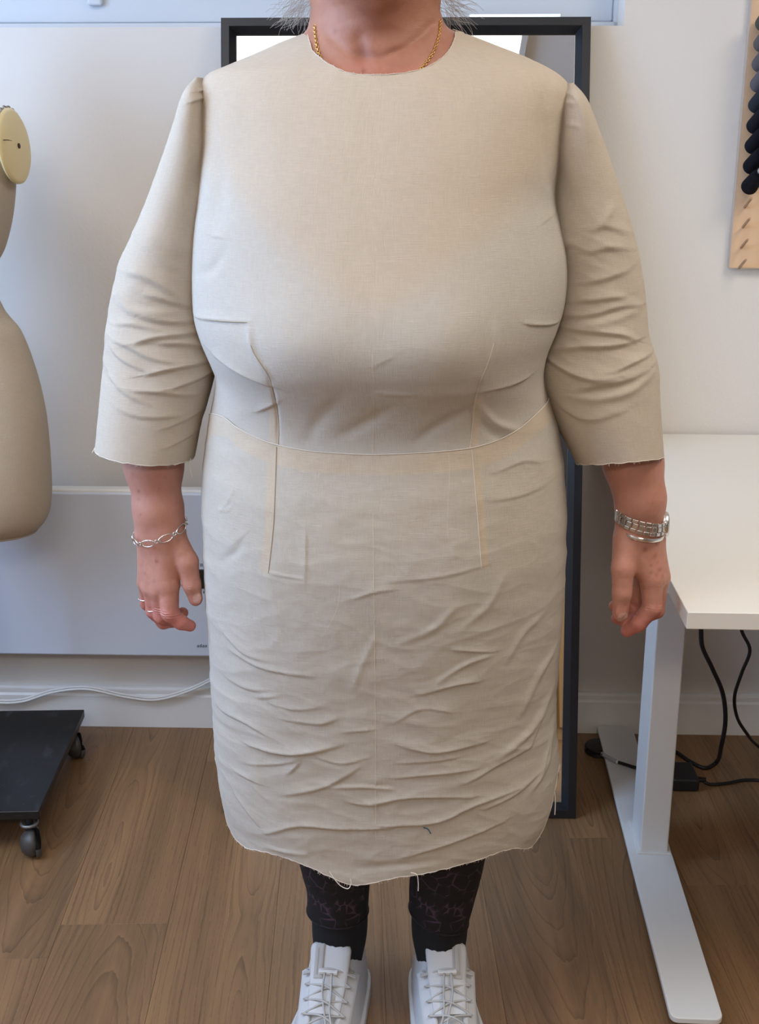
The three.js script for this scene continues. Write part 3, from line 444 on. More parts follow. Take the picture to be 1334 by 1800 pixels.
const skirtCreases = creaseSet(onFront, [
  [[[408, 1142], [461, 1171], [547, 1188]], 7, 2.4, 's'], [[[451, 1225], [492, 1222]], 5, 1.6, 's'], [[[391, 1245], [432, 1267], [475, 1293]], 8, 2.8, 's'], [[[494, 1262], [566, 1271], [592, 1263]], 5, 2, 's'],
  [[[437, 1306], [509, 1324], [593, 1311]], 7, 3.4, 's'], [[[437, 1341], [494, 1341], [526, 1333]], 5, 2, 's'], [[[509, 1358], [528, 1338]], 4, 2.2, 's'], [[[504, 1396], [576, 1379], [626, 1351]], 6, 2.6, 's'], [[[576, 1382], [640, 1381], [690, 1385]], 4, 1.8, 'r'],
  [[[600, 1286], [657, 1281]], 4, 1.5, 's'], [[[614, 1408], [650, 1413], [690, 1407]], 7, 2.5, 's'], [[[468, 1463], [528, 1449], [600, 1455], [690, 1452]], 7, 3.4, 's'], [[[468, 1487], [537, 1501]], 5, 1.5, 'r'], [[[413, 1389], [456, 1449]], 7, 2.4, 's'], [[[415, 1353], [461, 1377]], 6, 1.8, 's'],
  [[[742, 1219], [807, 1201], [842, 1196]], 6, 2.6, 's'], [[[770, 1196], [823, 1164], [862, 1150]], 5, 1.8, 'r'], [[[794, 1141], [868, 1144]], 5, 2, 's'], [[[710, 1311], [763, 1320], [850, 1303]], 8, 3.2, 's'], [[[690, 1366], [755, 1360], [834, 1350]], 6, 2.2, 's'], [[[818, 1374], [873, 1343], [930, 1310]], 7, 2.6, 's'],
  [[[650, 1410], [729, 1399], [830, 1398]], 8, 3.2, 's'], [[[676, 1449], [771, 1442], [834, 1413], [915, 1380]], 8, 3.4, 's'], [[[716, 1503], [807, 1474], [886, 1440]], 8, 3.0, 's'], [[[973, 1138], [947, 1182], [912, 1256]], 8, 2.6, 'r'], [[[968, 1209], [934, 1277], [876, 1330]], 8, 3.2, 'r'], [[[970, 1262], [958, 1340], [928, 1392]], 7, 2.6, 'r'],
  [[[958, 1240], [930, 1310]], 6, 2.4, 's'], [[[964, 1300], [944, 1372]], 5, 2, 's'], [[[473, 1005], [505, 1012], [535, 1016]], 2.6, 1.1, 'r'], [[[538, 930], [538, 1028]], 4, 1.3, 's'], [[[413, 860], [400, 886], [388, 897]], 2.5, 1.1, 's'], [[[386, 897], [402, 895], [410, 888]], 2.5, 1, 'r'], [[[418, 952], [434, 936]], 2.5, 0.9, 's'],
  [[[388, 986], [420, 965], [425, 952]], 8, -1.6, 'r'], [[[620, 1053], [655, 1041], [690, 1036]], 4, 1.5, 's'], [[[690, 1022], [780, 1012], [860, 990]], 6, 1.2, 's'], [[[810, 1105], [860, 1060], [885, 1010]], 8, 1.8, 'r'], [[[890, 1160], [920, 1110], [950, 1080]], 7, 1.8, 'r'], [[[860, 880], [915, 870], [960, 850]], 8, 1.6, 's'], [[[870, 830], [920, 810], [950, 812]], 8, 1.8, 's'],
  [[[480, 1236], [520, 1246], [560, 1243]], 5, 1.5, 's'], [[[620, 1210], [640, 1160], [660, 1120]], 7, 1.2, 'r'], [[[700, 1130], [760, 1105], [800, 1065]], 7, 1.4, 'r'], [[[690, 1270], [740, 1245], [800, 1250]], 6, 1.4, 's'], [[[400, 1190], [440, 1210], [470, 1212]], 7, 2, 's'], [[[395, 1110], [430, 1145], [470, 1160]], 9, 2, 's'], [[[850, 1420], [900, 1395], [950, 1350]], 6, 2.4, 's'],
  [[[560, 1330], [600, 1340], [650, 1330]], 5, 1.6, 's'], [[[700, 1340], [760, 1336], [810, 1328]], 5, 1.5, 's'], [[[630, 1525], [700, 1518], [780, 1508]], 9, -1.8, 'r'],
]);
const bodiceCreases = creaseSet(onFront, [
  [[[344, 557], [382, 563], [437, 566]], 4, 2.2, 's'], [[[438, 570], [443, 612], [473, 662]], 6, 2.0, 'r'], [[[473, 662], [487, 719], [489, 782]], 3, -1.4, 'r'], [[[376, 622], [422, 652], [478, 678]], 9, 4.5, 's'], [[[453, 723], [488, 707]], 6, 2.4, 's'], [[[600, 766], [640, 745], [684, 720]], 12, -1.8, 'r'],
  [[[655, 645], [692, 626]], 9, 0.7, 's'], [[[663, 690], [727, 694]], 5, 1.2, 'r'], [[[734, 694], [790, 692], [834, 690]], 12, 1.2, 'r'], [[[737, 771], [776, 745], [830, 718]], 11, -2.2, 'r'], [[[869, 572], [869, 607], [844, 670]], 6, 1.6, 'r'], [[[844, 670], [834, 701], [826, 788]], 3, -1.4, 'r'], [[[922, 569], [960, 571], [980, 566]], 4, 2.2, 's'],
  [[[840, 689], [899, 675], [930, 661]], 6, 2.4, 's'], [[[838, 708], [868, 742], [912, 757]], 8, 2.4, 'r'], [[[840, 725], [866, 762], [890, 772]], 9, -1.6, 'r'], [[[395, 440], [375, 470], [355, 480]], 10, -1.6, 'r'], [[[372, 415], [395, 418]], 6, 1.4, 's'], [[[950, 395], [975, 372]], 7, 0.8, 's'], [[[370, 260], [385, 330], [380, 400]], 18, -3, 'r'], [[[955, 160], [958, 240], [965, 320]], 12, -3.2, 'r'], [[[600, 700], [560, 740], [540, 780]], 14, -1.4, 'r'],
]);
const waistF = table([[365, 741], [372, 728], [395, 733], [420, 752], [455, 770], [486, 781], [540, 792], [600, 797], [655, 799], [720, 797], [790, 792], [828, 787], [870, 775], [905, 757], [935, 733], [958, 710], [975, 690]].map(([x, y]) => { const p = onFront(x, y); return [p.x, p.y]; }));
function waistY(x) { return waistF(x); }
function dressRelief(x, y, isSkirt) {
  let h = isSkirt ? creaseAt(skirtCreases, x, y) : creaseAt(bodiceCreases, x, y);
  if (isSkirt) {
    const low = smooth(0.80, 0.45, y), sx = smooth(0.0, 0.2, x + 0.056);
    h *= 0.85;
    const wx = x + 0.03 * noise(x * 8, y * 8, 3), wy = y + 0.02 * noise(x * 9, y * 7, 11), sharp = (a, b, c) => Math.pow(1 - Math.abs(noise(a, b, c)), 6), mid = smooth(0.88, 0.72, y);
    h += 0.0020 * low * (ridge(wx * 4.5 + wy * 1.4, wy * 15, 2, 3) - 0.1) + 0.0012 * ridge(wx * 9 + wy * 5, wy * 13, 4, 3) + 0.0012 * fbm(x * 22, y * 26, 9, 3);
    h += (0.0003 + 0.0005 * mid) * (sharp(wx * 7 + wy * 6, wy * 15 - wx * 3, 21) + 0.8 * sharp(wx * 9 - wy * 7, wy * 17 + wx * 4, 33) + 0.6 * sharp(wx * 16 + wy * 2, wy * 30, 41)) ;
  } else h += 0.0008 * fbm(x * 14, y * 10, 5, 3) + 0.0004 * ridge(x * 20, y * 12, 1, 2) + 0.0013 * smooth(1.07, 0.98, y) * ridge(x * 8, y * 14, 7, 2);
  return h;
}
// neckline height round the torso
const neckF = table([[538, 50], [544, 72], [549, 88], [562, 101], [580, 114], [610, 127], [640, 131], [680, 131.5], [712, 128], [740, 122], [765, 110], [785, 94], [797, 74], [801, 56]].map(([x, y]) => { let z = ZP + 0.05, p; for (let i = 0; i < 10; i++) { p = atZ(x, y, z); z = lerp(z, frontZ(p.x, p.y), 0.6); } return [p.x, p.y]; }));
const hemF = table([[380, 1345], [390, 1392], [405, 1442], [425, 1481], [470, 1497], [530, 1516], [570, 1534], [605, 1549], [635, 1553], [690, 1541], [760, 1530], [850, 1505], [900, 1488], [930, 1470], [955, 1435], [980, 1360]].map(([x, y]) => { let z = ZP + 0.1, p; for (let i = 0; i < 8; i++) { p = atZ(x, y, z); z = y > 1470 ? frontZ(p.x, Math.max(p.y, 0.3)) : lerp(ZP + 0.08, ZP, 0.3); } return [p.x, p.y]; }));
const cosTheta = (u) => { const s = u * 2 - 1; return (0.62 * s + 0.38 * s * s * s) * Math.PI; };   // more columns in front
const COLS = 521, dressSub = part('dress', person);
function tintAt(x, y, front, skirt) { // layers seen through the thin cloth: skin under the neck, a grey vest beside it, seam allowances
  let c = [0.95, 0.97, 0.995];
  if (!front) return c;
  if (!skirt) {
    const q = clamp(1 - smooth(-0.03, 0.05, Math.abs(x + 0.045) - (0.02 + Math.max(0, (y - 1.115)) * 1.15)) ) * smooth(1.085, 1.14, y);
    c = [lerp(c[0], 1.0, q), lerp(c[1], 0.94, q), lerp(c[2], 0.88, q)];
    const bl = pxBand(x, y, dartL2, 0, 0.012), br = pxBand(x, y, dartR2, -0.010, 0);
    const k = Math.max(bl, br); c = [lerp(c[0], 1.04, k), lerp(c[1], 0.985, k), lerp(c[2], 0.92, k)];
  } else {
    const d = waistY(x) - y, b = smooth(0.026, 0.023, d) * smooth(-0.012, -0.008, d);
    const k = Math.max(b, pxBand(x, y, skL, 0, 0.011), pxBand(x, y, skR, -0.009, 0)); c = [lerp(c[0], 1.04, k), lerp(c[1], 0.99, k), lerp(c[2], 0.92, k)];
    const w = smooth(0.02, 0.16, fbm(x * 6, y * 5, 12, 2)); c = [c[0], c[1] * lerp(1, 0.985, w), c[2] * lerp(1, 0.955, w)];
  }
  return c;
}
const line = pts => table(pts.map(([x, y]) => { const p = onFront(x, y); return [p.y, p.x]; }));
const range = pts => { const a = pts.map(([x, y]) => onFront(x, y).y); return [Math.min(...a), Math.max(...a)]; };
const mk = pts => ({ f: line(pts), r: range(pts), pts });
const dartL2 = mk([[487, 719], [490, 750], [489, 783]]), dartR2 = mk([[834, 701], [830, 745], [826, 788]]);
const skL = mk([[486, 785], [484, 850], [481, 920], [472, 1006]]), skR = mk([[829, 790], [835, 860], [840, 920], [846, 998]]);
function pxBand(x, y, L, a, b) { if (y < L.r[0] || y > L.r[1]) return 0; const d = L.f(y) - x; const lo = Math.min(a, b), hi = Math.max(a, b); return smooth(lo - 0.0008, lo, d) * (1 - smooth(hi, hi + 0.0008, d)); }
function panel(name, rows, yTop, yBot, skirt, vpow) {
  const base = [], C = COLS;
  for (let j = 0; j < rows; j++) for (let i = 0; i < C; i++) {
    const a = cosTheta(i / (C - 1)); let x0 = torsoPoint(a, 1.0).x, t = vpow(j / (rows - 1)), y = 1;
    const front = Math.cos(a) > 0;
    // the column follows the body: solve its top and bottom heights from where it lies
    let top = yTop(a), bot = yBot(a); y = lerp(bot, top, t); base.push(torsoPoint(a, y, skirt ? 0.0012 : 0));
  }
  const g0 = gridGeo(rows, C, (i, j) => base[i * C + j], () => [0, 0], true), N = g0.attributes.normal.array;
  const P = [];
  for (let k = 0; k < base.length; k++) { const p = base[k], front = p.z > ZP - 0.02, wgt = smooth(ZP - 0.04, ZP + 0.03, p.z); let h = dressRelief(p.x, p.y, skirt) * wgt; if (!front) h += 0.001 * ridge(p.x * 6, p.y * 12, 3, 2); P.push(V(p.x + N[k * 3] * h, p.y + N[k * 3 + 1] * h, p.z + N[k * 3 + 2] * h)); }
  const g = gridGeo(rows, C, (i, j) => P[i * C + j], (i, j, p) => [cosTheta(j / (C - 1)) * 0.2, p.y], true), col = new Float32Array(P.length * 3);
  for (let k = 0; k < P.length; k++) { const c = tintAt(P[k].x, P[k].y, P[k].z > ZP, skirt); col.set(c, k * 3); }
  g.setAttribute('color', new THREE.BufferAttribute(col, 3)); toPerson(g);
  obj(name, g, calico, dressSub);
  return P;
}
// heights along each column: found by walking the column until it meets the curve
function meet(a, f, y0, y1) { let lo = y0, hi = y1; for (let i = 0; i < 40; i++) { const m = (lo + hi) / 2; if (m < f(torsoPoint(a, m))) lo = m; else hi = m; } return (lo + hi) / 2; }
const neckTop = a => { const c = Math.cos(a); return c > -0.02 ? meet(a, p => neckF(p.x), 1.33, 1.455) : lerp(1.43, 1.425, -c); };
const frontBack = (a, f, back) => { const c = Math.cos(a); if (c > 0) return f; return lerp(f, back, smooth(0, -0.3, c)); };
const waistTop = a => { const c = Math.cos(a), f = meet(a, p => waistY(p.x), 0.86, 1.05); return frontBack(a, f, 0.975); };
const hemBot = a => { const c = Math.cos(a), y = meet(a, p => Math.min(hemF(p.x), 0.5), 0.2, 0.5); return c > 0.15 ? y + 0.0012 * noise(a * 60, 3) : lerp(y, 0.33, smooth(0.15, -0.2, c)); };
const bodiceP = panel('bodice', 300, neckTop, waistTop, false, t => t);
const skirtP = panel('skirt', 330, waistTop, hemBot, true, t => t);
const rowPts = (P, row, step = 4) => { const o = []; for (let i = 0; i < COLS; i += step) o.push(P[row * COLS + i].clone().sub(ORG)); return o; };
obj('neckline_edge', tube(rowPts(bodiceP, 299, 3).map(p => p.add(V(rr(-4e-4, 4e-4), rr(-4e-4, 4e-4), rr(-3e-4, 3e-4)))), 0.00055, 500, 6, true), calicoPlain, dressSub);
obj('waist_seam', tube(rowPts(skirtP, 329, 3).map(p => p.add(V(0, 0.0003, 0.0))), 0.0007, 500, 7, true), calicoPlain, dressSub);
obj('hem_edge', tube(rowPts(skirtP, 0, 3).map(p => p.add(V(rr(-4e-4, 4e-4), rr(-7e-4, 7e-4), rr(-3e-4, 3e-4)))), 0.0006, 600, 6, true), calicoPlain, dressSub);
const stitched = (name, pts, r, mat, lift = 0.0003) => { const c = new THREE.CatmullRomCurve3(pts.map(([x, y]) => onFront(x, y))); const q = c.getPoints(40).map(p => { const h = dressRelief(p.x, p.y, p.y < waistY(p.x) ? 1 : 0); return V(p.x, p.y, frontZ(p.x, p.y) + h + lift).sub(ORG); }); return obj(name, tube(q, r, 80, 6), mat, dressSub); };
stitched('dart_seam', [[344, 557], [382, 563], [434, 566]], 0.0006, seamDark); stitched('dart_seam', [[980, 566], [955, 571], [928, 570]], 0.0006, seamDark);
stitched('dart_seam', [[441, 606], [447, 621], [473, 662], [480, 690], [487, 719], [490, 750], [489, 782]], 0.0006, seamDark); stitched('dart_seam', [[868, 602], [858, 636], [844, 670], [836, 700], [831, 745], [826, 788]], 0.0005, calicoEdge);
stitched('dart_seam', skL.pts, 0.0006, seamDark, 0.0016); stitched('dart_seam', skR.pts, 0.0005, calicoEdge, 0.0016);
stitched('centre_crease', [[655, 620], [656, 640], [657, 720], [656, 796]], 0.0003, calicoPlain, 0.0); stitched('centre_crease', [[656, 900], [658, 1080], [660, 1300], [661, 1475]], 0.0004, calicoPlain, 0.0011);
for (const p of [[[597, 1026], [596, 1052], [590, 1076], [580, 1095], [568, 1117]], [[789, 796], [790, 830], [788, 870], [786, 930], [789, 954]], [[789, 929], [805, 930], [825, 940], [839, 952], [827, 976]], [[846, 790], [858, 830], [862, 880], [858, 930], [851, 965], [838, 978]]]) stitched('loose_thread', p, 0.00032, calicoEdge, 0.0010);
stitched('loose_thread', [[744, 1452], [752, 1455], [757, 1463]], 0.0009, M(new THREE.Color(0.05, 0.16, 0.22), 0.8), 0.0016);
const dangle = (pts, z, r = 0.0006, mat = threadMat) => obj('loose_thread', tube(pts.map(([x, y]) => atZ(x, y, z).sub(ORG)), r, 40, 6), mat, dressSub);
dangle([[579, 1532], [590, 1548], [600, 1558], [612, 1562], [617, 1553], [616, 1545]], ZP + 0.155); dangle([[722, 1534], [732, 1537], [735, 1550], [735, 1566]], ZP + 0.15); dangle([[975, 1392], [976, 1410], [975, 1432]], ZP + 0.03, 0.0009);
dangle([[335, 806], [333, 818], [338, 838]], ZP + 0.04); dangle([[172, 784], [166, 789], [162, 796]], ZP + 0.03);

function fringe(pts, n) { const g = []; for (let k = 0; k < n; k++) { const p = pts[Math.floor(rnd() * (pts.length - 1))], L = rr(0.001, 0.0042), a = V(rr(-0.6, 0.6), -1, rr(-0.5, 0.5)).normalize(); g.push(tube([p.clone().add(V(0, 0.0008, 0)), p.clone().addScaledVector(a, L * 0.6), p.clone().addScaledVector(a, L).add(V(rr(-1, 1) * L * 0.4, 0, 0))], 0.00016, 4, 4)); } const m = obj('frayed_fibres', g, calicoEdge, dressSub); m.userData.kind = 'stuff'; }
fringe(rowPts(skirtP, 0, 1), 260); fringe(rowPts(bodiceP, 299, 1).map(p => p.add(V(0, 0.001, 0))), 60);
// --- sleeves
function sleeve(outer, inner, zc, bb, creases, cuffDip) {
  const n = outer.length, O = new THREE.CatmullRomCurve3(outer.map(([x, y], i) => atZ(x, y, ZP + zc[i]))), I = new THREE.CatmullRomCurve3(inner.map(([x, y], i) => atZ(x, y, ZP + zc[i])));
  const bt = table(bb.map((b, i) => [i / (n - 1), b])), rows = 250, cols = 181, base = [];
  for (let j = 0; j < rows; j++) { const t = j / (rows - 1), o = O.getPoint(t), q = I.getPoint(t), c = o.clone().add(q).multiplyScalar(0.5), e = o.clone().sub(q), a = e.length() / 2; e.normalize(); const b = bt(t);
    for (let i = 0; i < cols; i++) { const f = i / (cols - 1) * Math.PI * 2, cs = sgnpow(Math.cos(f), 2 / 2.15), sn = sgnpow(Math.sin(f), 2 / 2.15); const p = c.clone().addScaledVector(e, a * cs); p.z += b * sn; p.y -= cuffDip * smooth(0.8, 1, t) * Math.max(0, sn); base.push(p); } }
  const g0 = gridGeo(rows, cols, (i, j) => base[i * cols + j], () => [0, 0], true), N = g0.attributes.normal.array, set = creaseSet((x, y) => atZ(x, y, ZP + 0.07), creases.map(([p, w, a, k]) => [p, w * 1.3, a, k])), P = [];
  // make the normals point out of the sleeve
  const mid = Math.floor(rows / 2) * cols + Math.floor(cols / 4), flip = N[mid * 3 + 2] > 0 ? 1 : -1;
  for (let k = 0; k < base.length; k++) { const p = base[k], t = Math.floor(k / cols) / (rows - 1), fr = smooth(-0.25, 0.35, Math.sin((k % cols) / (cols - 1) * Math.PI * 2)); let h = creaseAt(set, p.x, p.y) * fr; const el = smooth(0.32, 0.5, t) * smooth(0.98, 0.78, t);
    h += (0.0006 + 0.0018 * el) * ridge(p.x * 7 + p.y * 3 + p.z * 4, p.y * 17 + p.x * 5, 2 + p.z * 9, 3) + 0.0007 * fbm(p.x * 25, p.y * 25, p.z * 25, 2); const s = h * flip; P.push(V(p.x + N[k * 3] * s, p.y + N[k * 3 + 1] * s, p.z + N[k * 3 + 2] * s)); }
  const g = gridGeo(rows, cols, (i, j) => P[i * cols + j], (i, j, p) => [j / (cols - 1) * 0.42, p.y], true), col = new Float32Array(P.length * 3);
  for (let k = 0; k < P.length; k++) col.set([0.97, 0.93, 0.885], k * 3);
  g.setAttribute('color', new THREE.BufferAttribute(col, 3)); toPerson(g);
  const m = obj('sleeve', g, calico, dressSub), cuff = []; fringe(Array.from({ length: cols }, (_, i) => P[(rows - 1) * cols + i].clone().sub(ORG)), 70); for (let i = 0; i < cols - 1; i += 3) cuff.push(P[(rows - 1) * cols + i].clone().sub(ORG).add(V(rr(-5e-4, 5e-4), rr(-7e-4, 7e-4), rr(-5e-4, 5e-4))));
  obj('cuff_edge', tube(cuff, 0.0006, 240, 6, true), calicoPlain, dressSub);
  // the armhole seam runs where the sleeve leaves the bodice
  const seam = [];
  for (let j = 4; j < rows * 0.36; j += 3) { let hit = null; for (let i = 0; i < cols - 1; i++) { const p = P[j * cols + i], q = P[j * cols + i + 1]; if (p.z < ZP - 0.01) continue; const a = bodiceDist(p), b = bodiceDist(q); if (a > 0 !== b > 0 && (!hit || p.z > hit.z)) hit = p.clone().lerp(q, a / (a - b)); } if (hit) seam.push(hit.sub(ORG).add(V(0, 0, 0.0004))); }
  if (seam.length > 4) obj('armhole_seam', tube(seam, 0.0008, 90, 6), seamDark, dressSub);
}
function bodiceDist(p) { return p.z - frontZ(p.x, p.y) - dressRelief(p.x, p.y, 0); }
sleeve([[347, 137], [330, 160], [312, 212], [290, 275], [251, 378], [212, 470], [194, 560], [187, 620], [184, 660], [176, 730], [170, 785]],
  [[362, 139], [372, 178], [380, 232], [388, 300], [384, 390], [376, 480], [372, 560], [380, 628], [374, 668], [355, 735], [341, 803]],
  [-0.005, -0.008, -0.01, -0.012, -0.015, -0.015, -0.012, -0.004, 0.002, 0.012, 0.02], [0.03, 0.062, 0.074, 0.076, 0.078, 0.078, 0.076, 0.074, 0.072, 0.068, 0.066],
  [[[[215, 483], [249, 487], [284, 505], [313, 530]], 9, 3.2, 's'], [[[250, 518], [284, 528], [329, 545]], 6, 3.2, 's'], [[[203, 522], [227, 547], [303, 551]], 7, 2.4, 'r'], [[[247, 557], [284, 566], [340, 571]], 6, 3, 's'], [[[193, 575], [231, 572], [277, 582]], 6, 2.4, 's'], [[[233, 606], [271, 594], [352, 590]], 9, 4, 's'], [[[276, 604], [315, 608], [362, 622]], 7, 4, 's'], [[[191, 601], [227, 612], [260, 628], [295, 638]], 7, 3, 's'], [[[185, 608], [204, 628], [246, 649]], 6, 3, 's'], [[[255, 659], [293, 650], [369, 641]], 8, 3.6, 's'], [[[298, 684], [338, 671], [379, 654]], 8, 3.4, 's'], [[[236, 686], [284, 689], [335, 700]], 6, 3, 's'], [[[187, 663], [218, 688], [262, 709]], 7, 2.6, 's'], [[[204, 717], [249, 730], [317, 732]], 6, 2, 's'], [[[293, 751], [349, 730]], 6, 1.8, 's'], [[[293, 786], [338, 768]], 5, 1.4, 's'], [[[340, 160], [352, 155]], 3, 2, 's'], [[[332, 180], [350, 170]], 4, 2.4, 's'], [[[355, 270], [345, 310], [336, 340]], 12, -2.6, 'r'], [[[240, 430], [262, 440], [300, 470]], 12, 1.6, 's']], 0.0);
sleeve([[1006, 147], [1026, 172], [1046, 218], [1064, 266], [1094, 352], [1119, 450], [1132, 530], [1137, 590], [1153, 640], [1158, 715], [1164, 802]],
  [[990, 150], [978, 185], [970, 235], [962, 310], [962, 400], [970, 480], [965, 560], [953, 615], [947, 645], [974, 735], [1013, 815]],
  [-0.005, -0.008, -0.01, -0.012, -0.015, -0.015, -0.012, -0.004, 0.002, 0.012, 0.02], [0.03, 0.062, 0.074, 0.076, 0.078, 0.078, 0.076, 0.074, 0.072, 0.068, 0.066],
  [[[[1012, 534], [1060, 526], [1102, 522]], 8, 3, 's'], [[[994, 562], [1044, 554], [1092, 540], [1134, 542]], 8, 3, 's'], [[[1024, 577], [1072, 565], [1130, 548]], 7, 2, 'r'], [[[998, 582], [1052, 585], [1092, 590], [1118, 601]], 9, 3.6, 's'], [[[978, 624], [1020, 612], [1070, 609], [1118, 602]], 9, 4, 's'], [[[1076, 653], [1110, 640], [1152, 628]], 7, 3, 's'], [[[954, 626], [990, 650], [1040, 667], [1082, 663]], 9, 4, 's'], [[[1010, 687], [1052, 675], [1088, 670], [1142, 654]], 8, 3.8, 's'], [[[998, 697], [1052, 699], [1110, 685], [1150, 660]], 6, 2.6, 'r'], [[[982, 712], [1028, 736], [1100, 717]], 9, 2.2, 's'], [[[1036, 445], [1073, 436], [1115, 443]], 8, 2.6, 's'], [[[1062, 393], [1080, 362]], 6, 1.6, 'r'], [[[1040, 405], [1064, 398], [1106, 412]], 9, 2, 's'], [[[1031, 499], [1073, 488], [1111, 476]], 8, 2.6, 's'], [[[1000, 160], [1016, 175], [1030, 230]], 6, 1.6, 's'], [[[985, 290], [995, 330], [1005, 370]], 12, -2.4, 'r'], [[[1000, 180], [1014, 182]], 4, 1.4, 'r'], [[[1000, 218], [1018, 222]], 4, 1.2, 'r'], [[[985, 440], [1010, 430], [1030, 440]], 12, 2, 's']], -0.014);

// --- body: one surface from several grids of one field
const sideArm = (s) => {
  const A = (x, y, z) => atZ(x, y, ZP + z);
  const B = [], add = (a, b, ra, rb, k = 0.010) => B.push([bone(a, b, ra, rb), k]);
  let spots, wristC;
  if (s < 0) {
    const sh = A(372, 240, -0.015), el = A(268, 650, -0.005), f1 = A(270, 815, 0.02), f2 = A(277, 895, 0.03), wr = A(281, 930, 0.034);
    add(sh, el, 0.04, 0.042, 0.02); add(el, f1, 0.042, 0.0365, 0.02); add(f1, f2, 0.0365, 0.0300, 0.02); add(A(270, 895, 0.03), A(266, 935, 0.030), 0.0235, 0.0205, 0.02); add(A(289, 895, 0.032), A(297, 935, 0.036), 0.0225, 0.0200, 0.02);
    const K = [A(297, 1027, 0.047), A(280, 1036, 0.042), A(266, 1032, 0.03), A(256, 1022, 0.016)];
    [[A(297, 935, 0.036), 0.0185, 0.0145], [A(287, 937, 0.036), 0.018, 0.0142], [A(274, 940, 0.032), 0.018, 0.0132], [A(264, 940, 0.026), 0.0165, 0.0118]].forEach(([w, a, b], i) => add(w, K[i], a, b, 0.014));
    const fin = (pts, rs) => { for (let i = 0; i + 1 < pts.length; i++) add(pts[i], pts[i + 1], rs[i], rs[i + 1], 0.0045); };
    fin([A(303, 945, 0.036), A(329, 988, 0.046), A(337, 1028, 0.05), A(344, 1053, 0.048)], [0.0185, 0.0150, 0.0122, 0.0096]);
    fin([K[0], A(299, 1078, 0.054), A(318, 1094, 0.052), A(334, 1100, 0.046)], [0.0140, 0.0118, 0.0098, 0.0082]);
    fin([K[1], A(285, 1083, 0.036), A(305, 1088, 0.026), A(321, 1077, 0.02)], [0.0135, 0.0108, 0.0094, 0.0080]);
    fin([K[2], A(270, 1074, 0.028), A(287, 1094, 0.018), A(306, 1094, 0.008)], [0.0125, 0.0102, 0.0090, 0.0076]);
    fin([K[3], A(258, 1060, 0.006), A(274, 1082, -0.006), A(290, 1082, -0.016)], [0.0110, 0.0090, 0.0080, 0.0070]);
    add(A(292, 955, 0.022), A(284, 1020, 0.018), 0.017, 0.016, 0.014);
    spots = [[277, 984, 3.4, 0.5], [314, 949, 2.5, 0.35], [275, 960, 3, 0.25], [284, 963, 4, 0.22], [245, 862, 3, 0.5], [283, 858, 2.2, 0.5], [234, 832, 3, 0.3], [300, 849, 2.2, 0.4], [244, 876, 2, 0.4], [249, 901, 1.6, 0.4], [253, 1010, 2, 0.4], [273, 1019, 3, 0.3], [262, 830, 2, 0.3], [292, 838, 2, 0.25]].map(([x, y, r, k]) => [x, y, r, k]);
  } else {
    const sh = A(980, 240, -0.015), el = A(1070, 640, -0.005), f1 = A(1113, 815, 0.02), f2 = A(1126, 875, 0.03), wr = A(1126, 930, 0.034);
    add(sh, el, 0.04, 0.042, 0.02); add(el, f1, 0.040, 0.0362, 0.02); add(f1, f2, 0.0362, 0.0295, 0.02); add(A(1112, 875, 0.03), A(1106, 940, 0.034), 0.0205, 0.0205, 0.02); add(A(1139, 875, 0.03), A(1141, 935, 0.03), 0.0205, 0.0195, 0.02);
    const K = [A(1145, 1017, 0.05), A(1157, 1016, 0.036), A(1158, 1012, 0.02), A(1152, 1006, 0.004)];
    [[A(1118, 945, 0.040), 0.0190, 0.0165], [A(1130, 945, 0.036), 0.0185, 0.0150], [A(1138, 945, 0.030), 0.0180, 0.0140], [A(1140, 945, 0.022), 0.0170, 0.0125]].forEach(([w, a, b], i) => add(w, K[i], a, b, 0.014));
    const fin = (pts, rs) => { for (let i = 0; i + 1 < pts.length; i++) add(pts[i], pts[i + 1], rs[i], rs[i + 1], 0.0045); };
    fin([A(1103, 950, 0.042), A(1095, 1000, 0.062), A(1093, 1043, 0.068), A(1090, 1079, 0.066)], [0.0200, 0.0152, 0.0126, 0.0104]);
    fin([K[0], A(1146, 1068, 0.056), A(1122, 1096, 0.054), A(1102, 1109, 0.048)], [0.0160, 0.0128, 0.0108, 0.0088]);
    fin([K[1], A(1152, 1072, 0.034), A(1116, 1092, 0.036), A(1085, 1087, 0.04)], [0.0145, 0.0118, 0.0102, 0.0084]);
    fin([K[2], A(1150, 1066, 0.016), A(1112, 1080, 0.022), A(1080, 1065, 0.028)], [0.0135, 0.0110, 0.0096, 0.0080]);
    fin([K[3], A(1146, 1050, 0.0), A(1118, 1062, 0.004), A(1098, 1050, 0.012)], [0.0120, 0.0095, 0.0085, 0.0074]);
    add(A(1118, 955, 0.026), A(1138, 1008, 0.022), 0.018, 0.017, 0.014); add(A(1112, 962, 0.042), A(1119, 996, 0.046), 0.017, 0.0125, 0.012); add(A(1136, 1012, 0.018), A(1124, 1052, 0.018), 0.017, 0.014, 0.008);
    spots = [[1131, 961, 4.5, 0.55], [1149, 974, 4, 0.5], [1108, 944, 2.4, 0.4], [1152, 955, 2.5, 0.3], [1141, 988, 2.4, 0.4], [1157, 997, 3.4, 0.45], [1140, 1000, 3, 0.35], [1162, 1008, 2.8, 0.35], [1150, 1004, 3.2, 0.35], [1145, 880, 2, 0.25], [1120, 865, 2, 0.25], [1137, 850, 2, 0.2], [1128, 838, 2.4, 0.2], [1150, 866, 2, 0.25], [1148, 905, 2, 0.3], [1136, 1008, 2, 0.3], [1165, 1022, 2.4, 0.3], [1154, 985, 2, 0.3]];
  }
